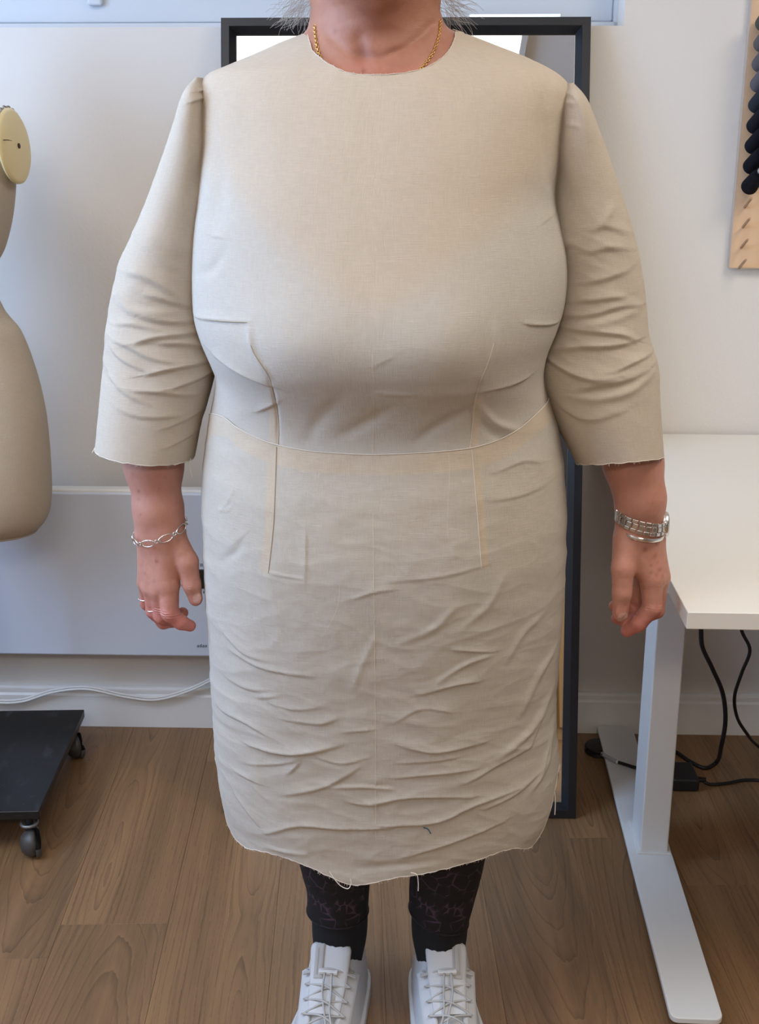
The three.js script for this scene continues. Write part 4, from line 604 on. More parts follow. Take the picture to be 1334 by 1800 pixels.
  const crs = (s < 0 ? [[[337, 1028], [344, 1053], 0.0055], [[299, 1078], [297, 1040], 0.006], [[270, 1074], [267, 1040], 0.005]] : [[[1093, 1040], [1091, 1079], 0.0065], [[1146, 1062], [1145, 1020], 0.006], [[1136, 1030], [1142, 1062], 0.004], [[1124, 1096], [1102, 1109], 0.004]]).map(([a, b, w]) => { const p = A(a[0], a[1], 0.055), q = A(b[0], b[1], 0.055); return { p, d: q.sub(p).normalize(), w }; });
  const nails = (s < 0 ? [[347, 1051, 0.0062, 0.0082, 0.0565]] : [[1090, 1076, 0.0074, 0.0092, 0.0768]]).map(([x, y, rx, ry, z]) => ellipsoid(A(x, y, z), V(rx, ry, 0.0022)));
  const f0 = (x, y, z) => { let d = 1; for (const [g, k] of B) d = smin(d, g(x, y, z), k); return d; };
  const f = (x, y, z) => { let d = f0(x, y, z); if (y > 0.8 || Math.abs(d) > 0.006) return d; for (const c of crs) { const ex = x - c.p.x, ey = y - c.p.y, ez = z - c.p.z; if (ex * ex + ey * ey + ez * ez > 0.0006 || z < ZP + 0.02) continue; const t = ex * c.d.x + ey * c.d.y + ez * c.d.z; d -= 0.00055 * Math.cos(t * 2100) * Math.exp(-((t / c.w) ** 2)); } for (const g of nails) d = smin(d, g(x, y, z), 0.0012); d += 0.0005 * fbm(x * 130, y * 90, z * 130, 2); return d; };
  return { f, spots };
};
const armL = sideArm(-1), armR = sideArm(1);
const NC = V(-0.0535, 0, 0);
const headParts = [
  [bone(V(NC.x, 1.34, 0.925), V(NC.x + 0.001, 1.50, 0.935), 0.084, 0.0725), 0.02],
  [bone(V(NC.x + 0.002, 1.47, 1.005), V(NC.x + 0.002, 1.478, 0.96), 0.030, 0.055), 0.03],                        // under the chin
  [ellipsoid(V(NC.x + 0.002, 1.489, 1.012), V(0.046, 0.040, 0.040)), 0.012],                             // chin and jaw
  [bone(V(NC.x - 0.055, 1.505, 0.95), V(NC.x - 0.012, 1.482, 1.02), 0.030, 0.020), 0.03], [bone(V(NC.x + 0.055, 1.505, 0.95), V(NC.x + 0.012, 1.482, 1.02), 0.030, 0.020), 0.03],
  [ellipsoid(V(NC.x, 1.60, 0.93), V(0.078, 0.105, 0.098)), 0.03], [ellipsoid(V(NC.x, 1.555, 0.97), V(0.066, 0.08, 0.07)), 0.03],
  [bone(V(NC.x, 1.605, 1.030), V(NC.x, 1.564, 1.047), 0.007, 0.010), 0.012], [bone(V(NC.x - 0.010, 1.560, 1.038), V(NC.x + 0.010, 1.560, 1.038), 0.0085, 0.0085), 0.008],
  [bone(V(NC.x - 0.02, 1.530, 1.036), V(NC.x + 0.02, 1.530, 1.036), 0.006, 0.006), 0.008], [bone(V(NC.x - 0.016, 1.521, 1.036), V(NC.x + 0.016, 1.521, 1.036), 0.0065, 0.0065), 0.006],
  [bone(V(NC.x - 0.05, 1.612, 1.012), V(NC.x - 0.012, 1.615, 1.03), 0.008, 0.009), 0.016], [bone(V(NC.x + 0.05, 1.612, 1.012), V(NC.x + 0.012, 1.615, 1.03), 0.008, 0.009), 0.016],
  [ellipsoid(V(NC.x - 0.031, 1.597, 1.010), V(0.014, 0.012, 0.014)), 0.006], [ellipsoid(V(NC.x + 0.031, 1.597, 1.010), V(0.014, 0.012, 0.014)), 0.006],
  [ellipsoid(V(NC.x - 0.079, 1.575, 0.935), V(0.009, 0.030, 0.018)), 0.006], [ellipsoid(V(NC.x + 0.079, 1.575, 0.935), V(0.009, 0.030, 0.018)), 0.006],
];
const groove = (x, y, z, pts, w, amp) => { let best = 1e9; for (let i = 0; i + 1 < pts.length; i++) { const a = pts[i], b = pts[i + 1], dx = b.x - a.x, dy = b.y - a.y, t = clamp(((x - a.x) * dx + (y - a.y) * dy) / (dx * dx + dy * dy)); best = Math.min(best, Math.hypot(x - a.x - t * dx, y - a.y - t * dy)); } return z > 0.94 ? amp * Math.exp(-((best / w) ** 2)) : 0; };
const nk = (pts) => pts.map(([x, y]) => atZ(x, y, ZP + 0.075));
const neckFold = nk([[575, 60], [610, 92], [640, 104], [672, 103], [705, 88], [738, 62], [758, 38]]), neckFold2 = nk([[690, 92], [722, 84], [755, 55], [762, 40]]), neckHollow = nk([[632, 72], [636, 88], [640, 100]]), neckTen = nk([[652, 70], [656, 118]]);
const bodyField = (x, y, z) => {
  let d = 1;
  if (y > 0.5 && y < 1.47) d = torsoDist(x, y, z, y > 1.36 ? 0.004 : y > 1.1 ? 0.012 : 0.03);
  if (y > 1.2) { for (const [g, k] of headParts) d = smin(d, g(x, y, z), k);
    if (y < 1.5) d += groove(x, y, z, neckFold, 0.0045, 0.0018) + groove(x, y, z, neckFold2, 0.0045, 0.0008) + groove(x, y, z, neckHollow, 0.009, 0.0035) + 0.0009 * ridge(x * 10 + y * 6, y * 60, 3, 3) * smooth(0.98, 1.0, z) - groove(x, y, z, neckTen, 0.008, 0.0006); }
  for (const g of legBones) d = smin(d, g(x, y, z), 0.02);
  if (y > 0.9) d = smin(d, Math.min(armL.f(x, y, z), armR.f(x, y, z)), 0.01);
  return d;
};
const legX = [atZ(598, 1620, ZP).x, atZ(774, 1620, ZP).x];
const legBones = [0, 1].map(i => bone(V(legX[i] + (i ? -0.01 : 0.01), 0.62, ZP), V(legX[i], 0.42, ZP + 0.005), 0.075, 0.056)).concat([0, 1].map(i => bone(V(legX[i], 0.42, ZP + 0.005), V(legX[i], 0.10, ZP - 0.005), 0.052, 0.032)), [0, 1].map(i => bone(V(legX[i], 0.075, ZP - 0.01), V(legX[i] + (i ? 0.02 : -0.02), 0.032, ZP + 0.09), 0.028, 0.018)));
const grids = [
  nets(bodyField, [-0.20, 1.31, 0.90], [0.10, 1.475, 1.08], 0.0026), nets(bodyField, [-0.36, 1.24, 0.76], [0.26, 1.47, 0.905], 0.0055), nets(bodyField, [-0.18, 1.465, 0.78], [0.08, 1.74, 1.12], 0.0045), nets(bodyField, [-0.36, 1.24, 0.90], [0.26, 1.315, 1.12], 0.0055), nets(bodyField, [-0.36, 1.31, 0.90], [-0.195, 1.42, 1.04], 0.006), nets(bodyField, [0.095, 1.31, 0.90], [0.26, 1.42, 1.04], 0.006),
  nets(bodyField, [-0.34, 0.03, 0.74], [0.23, 1.25, 1.18], 0.012),
  nets(armL.f, [-0.42, 0.78, 0.86], [-0.26, 0.96, 1.04], 0.004), nets(armR.f, [0.22, 0.79, 0.86], [0.40, 0.97, 1.04], 0.004),
  nets(armL.f, [-0.41, 0.63, 0.87], [-0.27, 0.795, 1.03], 0.0016), nets(armR.f, [0.24, 0.62, 0.87], [0.37, 0.80, 1.04], 0.0016),
];
const bodyGeo = mergeGeometries(grids.map(g => { g.deleteAttribute('normal'); return g; }));
bodyGeo.computeVertexNormals();
{
  const p = bodyGeo.attributes.position, n = p.count, col = new Float32Array(n * 3), uv = new Float32Array(n * 2);
  const spotW = [...armL.spots, ...armR.spots, [634, 84, 9, 0.5], [640, 126, 3, 0.6], [588, 54, 3, 0.3], [642, 95, 14, 0.2]].map(([x, y, r, k]) => { const q = atZ(x, y, ZP + (y < 200 ? 0.075 : 0.05)); return [q.x, q.y, r * 0.00078, k]; });
  const nail = [[347, 1051, 7, 10], [1090, 1076, 9.5, 12]].map(([x, y, rx, ry]) => { const q = atZ(x, y, ZP + 0.055); return [q.x, q.y, rx * 0.00075, ry * 0.00075]; });
  for (let i = 0; i < n; i++) {
    const x = p.getX(i), y = p.getY(i), z = p.getZ(i);
    let r = 0.50, g = 0.232, b = 0.168; const m = fbm(x * 45, y * 45, z * 45, 3), m2 = fbm(x * 150, y * 150, z * 150, 2);
    r *= 1 + 0.12 * m + 0.10 * m2; g *= 1 + 0.2 * m + 0.14 * m2; b *= 1 + 0.2 * m + 0.14 * m2;
    if (y > 1.3) { r *= 0.82; g *= 0.80; b *= 0.70; const rd = Math.exp(-(((x + 0.05) / 0.05) ** 2 + ((y - 1.40) / 0.04) ** 2)); g *= 1 - 0.06 * rd; const low = smooth(1.395, 1.375, y); r *= 1 + 0.08 * low; g *= 1 - 0.02 * low; }
    if (y < 0.76) { const tip = smooth(0.72, 0.66, y); r *= 1 + 0.02 * tip; g *= 1 - 0.22 * tip; b *= 1 - 0.12 * tip; }
    for (const [sx, sy, sr, k] of spotW) { const d = Math.hypot(x - sx, y - sy) / sr; if (d < 2.4) { const q = k * Math.exp(-d * d * 0.8); r *= 1 - q * 0.55; g *= 1 - q * 0.75; b *= 1 - q * 0.8; } }
    for (const [sx, sy, rx, ry] of nail) { const d = Math.max(Math.abs(x - sx) / rx, 0) ** 2.4 + (Math.abs(y - sy) / ry) ** 2.4; if (d < 1 && z > ZP + 0.03) { r = lerp(r, 0.62, 0.7); g = lerp(g, 0.40, 0.7); b = lerp(b, 0.34, 0.7); } }
    if (y > 1.515 && y < 1.537 && z > 1.03 && Math.abs(x - NC.x) < 0.024) { r = 0.46; g = 0.19; b = 0.15; }
    if (y < 0.35) { r = g = b = 0.01; }
    col[i * 3] = r; col[i * 3 + 1] = g; col[i * 3 + 2] = b; uv[i * 2] = (x + z) / 0.06; uv[i * 2 + 1] = y / 0.06;
  }
  bodyGeo.setAttribute('color', new THREE.BufferAttribute(col, 3)); bodyGeo.setAttribute('uv', new THREE.BufferAttribute(uv, 2)); toPerson(bodyGeo);
  obj('body', bodyGeo, skin, person);
}
for (const k of [-1, 1]) { const e = obj('eye', new THREE.SphereGeometry(0.0115, 24, 16), M(new THREE.Color(0.75, 0.73, 0.70), 0.2), person); e.position.set(NC.x + k * 0.031, 1.599, 1.0185).sub(ORG); obj('iris', new THREE.SphereGeometry(0.0056, 20, 10).scale(1, 1, 0.35).translate(0, 0, 0.0105), M(new THREE.Color(0.06, 0.09, 0.10), 0.2), e); obj('eyebrow', tube([V(NC.x + k * 0.014, 1.618, 1.031), V(NC.x + k * 0.032, 1.623, 1.027), V(NC.x + k * 0.048, 1.617, 1.012)].map(p => p.sub(ORG)), 0.0022, 16, 6), M(new THREE.Color(0.25, 0.22, 0.19), 0.8), person); }
// a point on the body under a pixel
function onSkin(px, py, f, z0 = 1.12) { const d = ray(px, py).normalize(), o = atZ(px, py, z0); let t = 0; for (let i = 0; i < 80; i++) { const q = o.clone().addScaledVector(d, t), s = f(q.x, q.y, q.z); if (s < 0.0003) return q; t += s * 0.6; if (t > 0.4) break; } return null; }

// --- hair: fine grey curls beside the neck, and the hair of the head above the frame
{
  const hairMat = M(new THREE.Color(0.46, 0.44, 0.41), 0.55), hair = part('hair', person), strands = [];
  const curl = (root, dir, len, r, wild) => { const pts = []; let p = root.clone(), v = dir.clone().normalize(); const ph = rnd() * 6.28, k = rr(2, 5); for (let i = 0; i < 9; i++) { pts.push(p.clone()); p.addScaledVector(v, len / 8); v.add(V(Math.sin(ph + i * k * 0.3) * wild, Math.cos(ph * 1.7 + i * k * 0.35) * wild, rr(-1, 1) * wild * 0.5)).normalize(); } strands.push(tube(pts.map(q => q.sub(ORG)), r, 14, 3)); };
  for (let i = 0; i < 90; i++) { const px = rr(478, 556), py = rr(-20, 18); curl(atZ(lerp(560, px, 0.55), py, ZP + rr(-0.03, 0.03)), V(-rr(0.1, 1.1), -rr(0.2, 1), rr(-0.2, 0.2)), rr(0.02, 0.05), 0.00021, 0.32); }
  for (let i = 0; i < 60; i++) { const px = rr(772, 800), py = rr(-20, 22); curl(atZ(px, py, ZP + rr(-0.03, 0.02)), V(rr(0.15, 1.2), -rr(0.1, 0.9), rr(-0.2, 0.2)), rr(0.02, 0.05), 0.00021, 0.3); }
  const loose = obj('loose_strands', strands.map(flat), hairMat, hair); loose.userData.kind = 'stuff';
  const cap = (x, y, z) => { const n = 0.005 * ridge(x * 40 + y * 8, y * 16, z * 40, 3) + 0.003 * ridge(x * 110, y * 20, z * 110, 2); let d = ellipsoid(V(NC.x, 1.612, 0.917), V(0.094, 0.112, 0.108))(x, y, z); d = smin(d, bone(V(NC.x - 0.084, 1.60, 0.925), V(NC.x - 0.092, 1.515, 0.915), 0.026, 0.014)(x, y, z), 0.03); d = smin(d, bone(V(NC.x + 0.084, 1.60, 0.925), V(NC.x + 0.092, 1.515, 0.915), 0.026, 0.014)(x, y, z), 0.03); d = smin(d, bone(V(NC.x, 1.59, 0.86), V(NC.x, 1.50, 0.865), 0.07, 0.05)(x, y, z), 0.03); const face = ellipsoid(V(NC.x, 1.555, 1.02), V(0.068, 0.105, 0.085))(x, y, z); return Math.max(d + n, -face + n * 0.5); };
  const hg = toPerson(nets(cap, [-0.2, 1.44, 0.76], [0.09, 1.76, 1.06], 0.0045)); hg.setAttribute('uv', new THREE.Float32BufferAttribute(new Float32Array(hg.attributes.position.count * 2), 2)); obj('head_hair', hg, hairMat, hair);
}
// --- jewellery
{
  const neck = part('necklace', person), f = bodyField, px = [[774, 36], [773, 52], [769, 72], [761, 92], [750, 109], [736, 124], [726, 131]], links = [], P = [];
  for (const [x, y] of px) { const q = onSkin(x, y, f); if (q) P.push(q.add(V(0, 0, 0.0012))); }
  const px2 = [[553, 46], [554, 60], [556, 76], [559, 90], [564, 102]], P2 = []; for (const [x, y] of px2) { const q = onSkin(x, y, f); if (q) P2.push(q.add(V(0, 0, 0.0012))); }
  for (const pts of [P, P2]) { if (pts.length < 3) continue; const c = new THREE.CatmullRomCurve3(pts), n = Math.round(c.getLength() / 0.0034); for (let i = 0; i <= n; i++) { const p = c.getPointAt(i / n), tg = c.getTangentAt(i / n), g = new THREE.TorusGeometry(0.0017, 0.0006, 6, 12).scale(1.3, 0.95, 1); const q = new THREE.Quaternion().setFromUnitVectors(V(1, 0, 0), tg); g.rotateX(i % 2 ? 0.75 : -0.5); g.applyQuaternion(q).translate(p.x - ORG.x, p.y, p.z - ORG.z); links.push(g); } }
  if (links.length) { const m = obj('chain', links, gold, neck); m.userData.label = 'fine gold curb chain'; m.userData.kind = 'stuff'; }
  // silver oval link bracelet on the photo-left wrist
  const br = part('bracelet', person), c0 = atZ(281, 932, ZP + 0.033), eL = atZ(236, 943, ZP + 0.03), eR = atZ(327, 919, ZP + 0.034), ex = eR.clone().sub(eL).multiplyScalar(0.5), cc = eR.clone().add(eL).multiplyScalar(0.5), ez = V(0, -0.003, 0.037);
  const ring = a => cc.clone().addScaledVector(ex, Math.cos(a)).addScaledVector(ez, Math.sin(a)).add(V(0, -0.0025 * Math.max(0, Math.sin(a)), 0));
  const big = new THREE.TorusGeometry(0.0072, 0.0010, 8, 28).scale(1.4, 0.68, 1), small = new THREE.TorusGeometry(0.0022, 0.0008, 6, 14);
  const NL = 9; for (let i = 0; i < NL; i++) for (const h of [0, 1]) { const a = -0.25 + (i + (h ? 0.5 : 0)) / NL * 6.2832, p = ring(a), p2 = ring(a + 0.02), tg = p2.sub(p).normalize(), out = p.clone().sub(cc).normalize(), up = out.clone().cross(tg).normalize(), o2 = tg.clone().cross(up).normalize(); const m = obj(h ? 'connector' : 'link', h ? small : big, silver, br); m.quaternion.setFromRotationMatrix(new THREE.Matrix4().makeBasis(tg, up, o2)); m.position.copy(p).sub(ORG); m.scale.z = 1; }
  // rings
  const fingerRing = (x, y, z, r, tilt, sc) => { const p = atZ(x, y, ZP + z).sub(ORG), m = obj('finger_ring', mergeGeometries([new THREE.TorusGeometry(r, 0.0011, 8, 36).rotateX(Math.PI / 2), ...Array.from({ length: 9 }, (_, i) => new THREE.SphereGeometry(0.0012, 8, 6).translate(Math.cos(i * 0.7) * (r + 0.0004), 0, Math.sin(i * 0.7) * (r + 0.0004)))].map(flat)), silver, person); m.position.copy(p); m.rotation.z = tilt; return m; };
  fingerRing(271.5, 1070, 0.029, 0.0108, 0.12); fingerRing(257, 1052, 0.008, 0.0099, 0.0);
  // steel watch and thin bangle on the photo-right wrist
  const w = part('watch', person), l0 = atZ(1083, 904, ZP + 0.034), r0 = atZ(1169, 921, ZP + 0.03), wx = r0.clone().sub(l0).multiplyScalar(0.5), wc = r0.clone().add(l0).multiplyScalar(0.5), wz = V(0, -0.002, 0.0365);
  const wring = a => wc.clone().addScaledVector(wx, Math.cos(a)).addScaledVector(wz, Math.sin(a));
  const orient = (m, a) => { const p = wring(a), q = wring(a + 0.02), tg = q.sub(p).normalize(), out = V(Math.cos(a) * wz.length(), 0, Math.sin(a) * wx.length()).normalize(), up = out.clone().cross(tg).normalize().negate(); const o2 = tg.clone().cross(up).normalize(); m.quaternion.setFromRotationMatrix(new THREE.Matrix4().makeBasis(tg, up, o2)); m.position.copy(p).sub(ORG); };
  const NB = 22; for (let i = 0; i < NB; i++) { const a = 0.42 + i / (NB - 1) * 5.45; if (Math.abs(a - Math.PI) < 0.3) continue; const wd = 0.0185 - 0.0012 * Math.abs(Math.cos(a)); const m = obj('band_link', mergeGeometries([box(0.0074, wd * 0.40, 0.0034, 0, 0, 0.0003, 0.0009), box(0.0078, wd * 0.28, 0.0030, 0.0016, wd * 0.35, 0, 0.0009), box(0.0078, wd * 0.28, 0.0030, 0.0016, -wd * 0.35, 0, 0.0009)].map(flat)), i % 3 ? steel : silver, w); orient(m, a); }
  const cl = obj('clasp', box(0.012, 0.0175, 0.0052, 0, 0, 0.001, 0.0016), silver, w); orient(cl, Math.PI * 0.97);
  const cs = part('case', w); orient(cs, 0.06);
  obj('bezel', new THREE.LatheGeometry([[0.0001, -0.003], [0.0165, -0.003], [0.0178, -0.001], [0.0178, 0.004], [0.0168, 0.0062], [0.0152, 0.0068], [0.0148, 0.006]].map(p => new THREE.Vector2(...p)), 44).rotateX(Math.PI / 2), silver, cs);
  obj('dial', cyl(0.0148, 0.0148, 0.001, 40).rotateX(Math.PI / 2).translate(0, 0, 0.0052), M(0x1c2226, 0.3), cs);
  obj('crystal', new THREE.SphereGeometry(0.0149, 32, 10, 0, 6.2832, 0, 0.7).scale(1, 0.16, 1).translate(0, 0.0042, 0).rotateX(Math.PI / 2), new THREE.MeshPhysicalMaterial({ color: 0xffffff, roughness: 0.05, transmission: 1, thickness: 0 }), cs);
  obj('crown', cyl(0.0026, 0.0026, 0.004, 16).translate(0.0, -0.0192, 0.0008), silver, cs);
  const bg = part('bangle', person), b0 = atZ(1088, 930, ZP + 0.035), b1 = atZ(1166, 938, ZP + 0.03), bx = b1.clone().sub(b0).multiplyScalar(0.5), bc = b1.clone().add(b0).multiplyScalar(0.5);
  obj('band', gridGeo(7, 65, (j, i) => { const a = i / 64 * 6.2832, k = j / 6 * 6.2832, ro = 1 + 0.02 * Math.cos(k); return bc.clone().addScaledVector(bx, Math.cos(a) * ro).add(V(0, 0.0028 * Math.sin(k) - 0.001 * Math.sin(a), 0.0355 * Math.sin(a) * ro)).sub(ORG); }, () => [0, 0], true), silver, bg);
}
// --- leggings, socks
{
  const cells = []; for (let i = 0; i < 46; i++) cells.push([rnd() * 256, rnd() * 256]);
  const pat = dataTex(256, 256, (x, y) => { let a = 1e9, b = 1e9; for (const [cx, cy] of cells) { let dx = Math.abs(x - cx), dy = Math.abs(y - cy); if (dx > 128) dx = 256 - dx; if (dy > 128) dy = 256 - dy; const d = dx * dx + dy * dy * 0.8; if (d < a) { b = a; a = d; } else if (d < b) b = d; } const e = (1 - smooth(1.2, 4.5, Math.sqrt(b) - Math.sqrt(a) + 1.0 * noise(x / 20, y / 20, 4))) * smooth(-0.3, 0.1, noise(x / 45, y / 45, 7)); return [0.05 + 0.22 * e, 0.035 + 0.16 * e, 0.055 + 0.21 * e]; });
  const lm = new THREE.MeshStandardMaterial({ map: pat, roughness: 0.8 }), sm = M(new THREE.Color(0.005, 0.0055, 0.008), 0.9), leg = part('leggings', person);
  const spec = [{ l: [[520, 1440], [522, 1490], [531, 1530], [539, 1560], [540, 1596]], r: [[664, 1440], [660, 1500], [651, 1545], [648, 1580], [647, 1600]] }, { l: [[706, 1440], [712, 1490], [720, 1530], [719, 1560], [719, 1592]], r: [[868, 1440], [856, 1490], [845, 1540], [834, 1580], [823, 1620]] }];
  const sockSpec = [[[549, 1590], [549, 1640], [556, 1690], [646, 1590], [645, 1640], [636, 1690]], [[724, 1590], [724, 1640], [733, 1690], [823, 1600], [821, 1640], [814, 1690]]];
  spec.forEach((s, k) => {
    const n = s.l.length, L = s.l.map(([x, y]) => atZ(x, y, ZP)), R = s.r.map(([x, y]) => atZ(x, y, ZP)); L.unshift(V(L[0].x, 0.66, ZP)); R.unshift(V(R[0].x, 0.66, ZP));
    const cl = new THREE.CatmullRomCurve3(L), cr = new THREE.CatmullRomCurve3(R), rows = 90, cols = 65;
    const P = (i, j) => { const t = i / (rows - 1), a = cl.getPoint(t), b = cr.getPoint(t), f = j / (cols - 1) * 6.2832, c = a.clone().add(b).multiplyScalar(0.5), w = b.clone().sub(a).multiplyScalar(0.5); const p = c.addScaledVector(w, Math.sin(f)); p.z += w.length() * 1.02 * Math.cos(f) + 0.0015 * ridge(p.x * 20, p.y * 30, 3, 2); return p.sub(ORG); };
    obj('leg_tube', gridGeo(rows, cols, P, (i, j, p) => [j / (cols - 1) * 0.3 / 0.13, p.y / 0.13], true), lm, leg);
    obj('leg_cuff', tube(Array.from({ length: 40 }, (_, j) => P(rows - 1, j * 1.6)), 0.0016, 120, 6, true), lm, leg);
    const q = sockSpec[k].map(([x, y]) => atZ(x, y, ZP)), sl = new THREE.CatmullRomCurve3([V(q[0].x + 0.003, 0.22, ZP), q[0], q[1], q[2], V(q[2].x, 0.03, ZP)]), sr = new THREE.CatmullRomCurve3([V(q[3].x - 0.003, 0.22, ZP), q[3], q[4], q[5], V(q[5].x, 0.03, ZP)]);
    obj('sock', gridGeo(60, 65, (i, j) => { const t = i / 59, a = sl.getPoint(t), b = sr.getPoint(t), f = j / 64 * 6.2832, c = a.clone().add(b).multiplyScalar(0.5), w = b.clone().sub(a).multiplyScalar(0.5), p = c.addScaledVector(w, Math.sin(f)); p.z += w.length() * (0.98 - 0.1 * smooth(0.14, 0.06, p.y)) * Math.cos(f) + 0.0006 * Math.sin(f * 40); p.y += 0.0; return p.sub(ORG); }, (i, j, p) => [j / 10, p.y * 10], true), sm, person);
  });
}
// --- shoes: white leather lace-up sneakers
{
  const leather = M(new THREE.Color(0.56, 0.575, 0.60), 0.42, { bumpMap: skinBump, bumpScale: 0.0004 }), laceMat = M(new THREE.Color(0.42, 0.415, 0.41), 0.85), greyTag = M(new THREE.Color(0.36, 0.35, 0.34), 0.7), soleMat = M(new THREE.Color(0.55, 0.57, 0.59), 0.5), lining = M(new THREE.Color(0.30, 0.31, 0.33), 0.9);
  const makeShoe = (side, x, z, yaw) => {
    // own axes: +z to the toe, y up, heel at z = -0.07; mirrored by side (outer = side)
    const sh = part('shoe', person); sh.position.set(x, 0, z).sub(ORG); sh.rotation.y = yaw;
    const top = table([[-0.075, 0.112], [-0.05, 0.121], [0.0, 0.120], [0.03, 0.104], [0.07, 0.085], [0.11, 0.070], [0.15, 0.058], [0.18, 0.046], [0.2, 0.034]]);
    const wl = table([[-0.078, 0.022], [-0.06, 0.041], [-0.03, 0.0475], [0.03, 0.049], [0.09, 0.0525], [0.13, 0.052], [0.165, 0.043], [0.19, 0.026], [0.2, 0.006]]);
    const mid = t => 0.006 * side * smooth(0.02, 0.14, t);
    const f = (px, y, pz) => { const t = clamp(pz, -0.078, 0.2), w = wl(t), h = top(t), u = (px - mid(t)) / w; const cap = Math.abs(u) < 1 ? h * Math.pow(Math.max(0, 1 - Math.pow(Math.abs(u), lerp(5, 2.4, smooth(0.02, 0.12, t)))), 0.5) : 0; const d1 = (y - cap) * 0.6, d2 = (Math.abs(px - mid(t)) - w * (1 - 0.10 * smooth(0.02, 0.10, y) - 0.22 * smooth(0.02, 0.09, y) * smooth(0.05, 0.14, t))) * 0.9, d3 = 0.012 - y, e = Math.max(pz - 0.198, -0.078 - pz); let d = Math.max(smax(d1, d2, 0.02), d3, e); if (y > 0.05) { const hole = Math.hypot(px / 0.0385, (pz + 0.022) / 0.047) - 1; d = Math.max(d, -hole * 0.03); } return d; };
    const upper = nets(f, [-0.07, 0.008, -0.086], [0.07, 0.132, 0.206], 0.0028); uvFill(upper); obj('upper', upper, leather, sh);
    const outline = (grow) => { const pts = []; for (let i = 0; i <= 30; i++) { const t = lerp(-0.0779, 0.1995, 0.5 - 0.5 * Math.cos(i / 30 * Math.PI)); pts.push(new THREE.Vector2(mid(t) + wl(t) + grow, -t)); } for (let i = 30; i >= 0; i--) { const t = lerp(-0.0779, 0.1995, 0.5 - 0.5 * Math.cos(i / 30 * Math.PI)); pts.push(new THREE.Vector2(mid(t) - wl(t) - grow, -t)); } return new THREE.Shape(pts); };
    obj('sole', new THREE.ExtrudeGeometry(outline(0.001), { depth: 0.018, bevelEnabled: true, bevelSize: 0.002, bevelThickness: 0.002, bevelSegments: 2 }).rotateX(-Math.PI / 2).translate(0, 0.0024, 0), soleMat, sh);
    // padded tongue standing up in front of the ankle
    const tw = [0.80, 0.93, 0.985], tv = v => { const zc = lerp(0.026, 0.112, v); return { zc, yc: top(zc) + lerp(0.026, 0.003, smooth(0, 0.5, v)), w: lerp(0.032, 0.024, v), th: lerp(0.0075, 0.004, v) }; };
    obj('tongue', gridGeo(26, 33, (i, j) => { const q = tv(i / 25), u = j / 32 * 6.2832, w = q.w * (tw[i] ?? 1), th = q.th * (i === 0 ? 0.2 : i === 1 ? 0.75 : 1); return V(0.002 * side + w * sgnpow(Math.cos(u), 0.7), q.yc + th * sgnpow(Math.sin(u), 0.8), q.zc + 0.003 * Math.sin(u)); }, (i, j) => [j / 10, i / 10], true), leather, sh);
    const onTongue = (name, x0, x1, v0, v1, lift, mat) => obj(name, gridGeo(12, 4, (i, j) => { const q = tv(lerp(v0, v1, i / 11)), x = lerp(x0, x1, j / 3) * side; return V(0.002 * side + x, q.yc + q.th * Math.pow(Math.max(0, 1 - Math.pow(Math.abs(x) / q.w, 2.5)), 0.4) + lift + (j === 0 || j === 3 || i === 0 || i === 11 ? -0.0006 : 0), q.zc + 0.003 + lift * 0.7); }, (i, j) => [j, i]), mat, sh);
    onTongue('tongue_label', 0.009, 0.0225, 0.05, 0.42, 0.0012, M(new THREE.Color(0.42, 0.415, 0.41), 0.7));
    onTongue('label_stripe', 0.009, 0.0125, 0.05, 0.42, 0.0017, greyTag); onTongue('label_stripe', 0.0165, 0.0195, 0.10, 0.38, 0.0017, greyTag);
    // eyestays and laces
    const S = z => top(z) + 0.0035, ey = (k, s) => { const z = 0.046 + k * 0.022; return V(0.002 * side + s * lerp(0.030, 0.0235, k / 5), S(z) - 0.0055, z); };
    for (const s of [-1, 1]) { obj('eyestay', gridGeo(30, 13, (i, j) => { const v = i / 29, k = v * 5.4 - 0.3, c = ey(k, s), o = (j / 12 - 0.35) * 0.021 * s; const drop = j / 12 > 0.35 ? -0.35 * (j / 12 - 0.35) * 0.021 * 2.1 : 0.0012; const edge = j === 0 || j === 12 || i === 0 || i === 29 ? -0.002 : 0; return V(c.x + o, c.y + 0.0035 + drop + edge, c.z); }, (i, j) => [j / 8, i / 8], false), leather, sh); }
    for (let k = 0; k < 6; k++) for (const s of [-1, 1]) { obj('eyelet', new THREE.TorusGeometry(0.0024, 0.0009, 8, 16).rotateX(Math.PI / 2 - 0.5).translate(ey(k, s).x + s * 0.004, ey(k, s).y + 0.0042, ey(k, s).z), greyTag, sh); }
    const lace = (pts, r = 0.0017) => obj('lace', tube(pts, r, 36, 7), laceMat, sh);
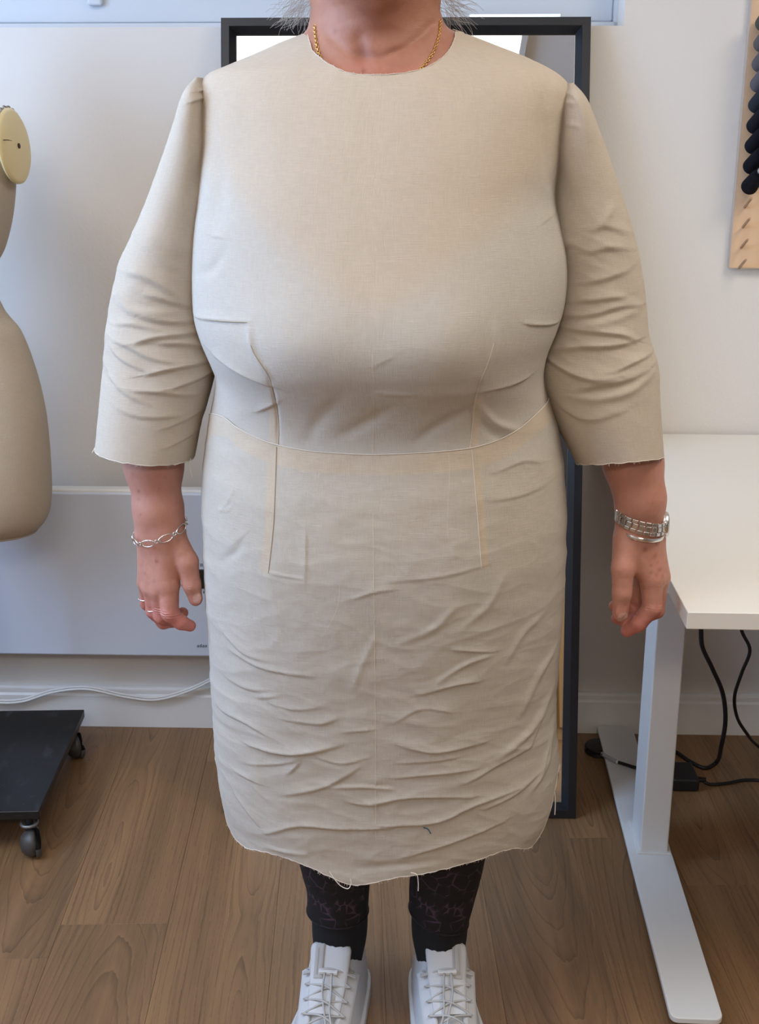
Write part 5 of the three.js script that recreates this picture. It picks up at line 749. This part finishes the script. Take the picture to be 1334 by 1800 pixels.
    const E = (k, s) => ey(k, s).add(V(s * 0.004, 0.0044, 0)), mv = (a, b, lift) => { const m = a.clone().add(b).multiplyScalar(0.5); m.y = Math.max(a.y, b.y) + lift; return m; };
    for (let k = 0; k < 5; k++) { lace([E(k, -1), mv(E(k, -1), E(k + 1, 1), 0.0075), E(k + 1, 1)]); lace([E(k, 1), mv(E(k, 1), E(k + 1, -1), 0.0055), E(k + 1, -1)]); }
    for (const d of [0, 0.004]) lace([E(0.2, -1).add(V(-0.006, -0.001, d)), mv(E(0, -1), E(0, 1), 0.0085 + d).add(V(0, 0, 0.006 + d * 1.5)), E(0.2, 1).add(V(0.006, -0.001, d))]);
    const bar = obj('lace_lock', box(0.029, 0.006, 0.0085, 0.002 * side, top(0.058) + 0.0165, 0.060, 0.0018), M(new THREE.Color(0.66, 0.66, 0.65), 0.5), sh); bar.rotation.x = 0.0;
    for (const s of [-1, 1]) obj('lock_hole', new THREE.TorusGeometry(0.0016, 0.0008, 6, 14).translate(0.002 * side + s * 0.0052, top(0.058) + 0.0165, 0.0645), greyTag, sh);
    for (const s of [-1, 1]) lace([V(0.002 * side + s * 0.0052, top(0.058) + 0.0165, 0.0645), V(0.001 * side + s * 0.0066, S(0.085) + 0.010, 0.087), V(-0.004 * side + s * 0.004, S(0.115) + 0.008, 0.116), V(-0.014 * side + s * 0.005, S(0.15) + 0.006, 0.15)], 0.0015);
    const badge = obj('tongue_loop', box(0.008, 0.004, 0.02, -side * 0.0, 0, 0, 0.001), leather, sh); badge.position.set(-side * 0.008, S(0.094) + 0.004, 0.095); badge.rotation.x = 0.35;
  };
  const smax = (a, b, k) => -smin(-a, -b, k);
  const uvFill = g => { const p = g.attributes.position, u = new Float32Array(p.count * 2); for (let i = 0; i < p.count; i++) { u[i * 2] = p.getX(i) / 0.05; u[i * 2 + 1] = p.getZ(i) / 0.05; } g.setAttribute('uv', new THREE.BufferAttribute(u, 2)); };
  makeShoe(-1, atZ(591, 1680, ZP).x, ZP + 0.005, -5 * RAD); makeShoe(1, atZ(777, 1690, ZP).x, ZP + 0.0, 4 * RAD);
}

renderer.render(scene, camera);
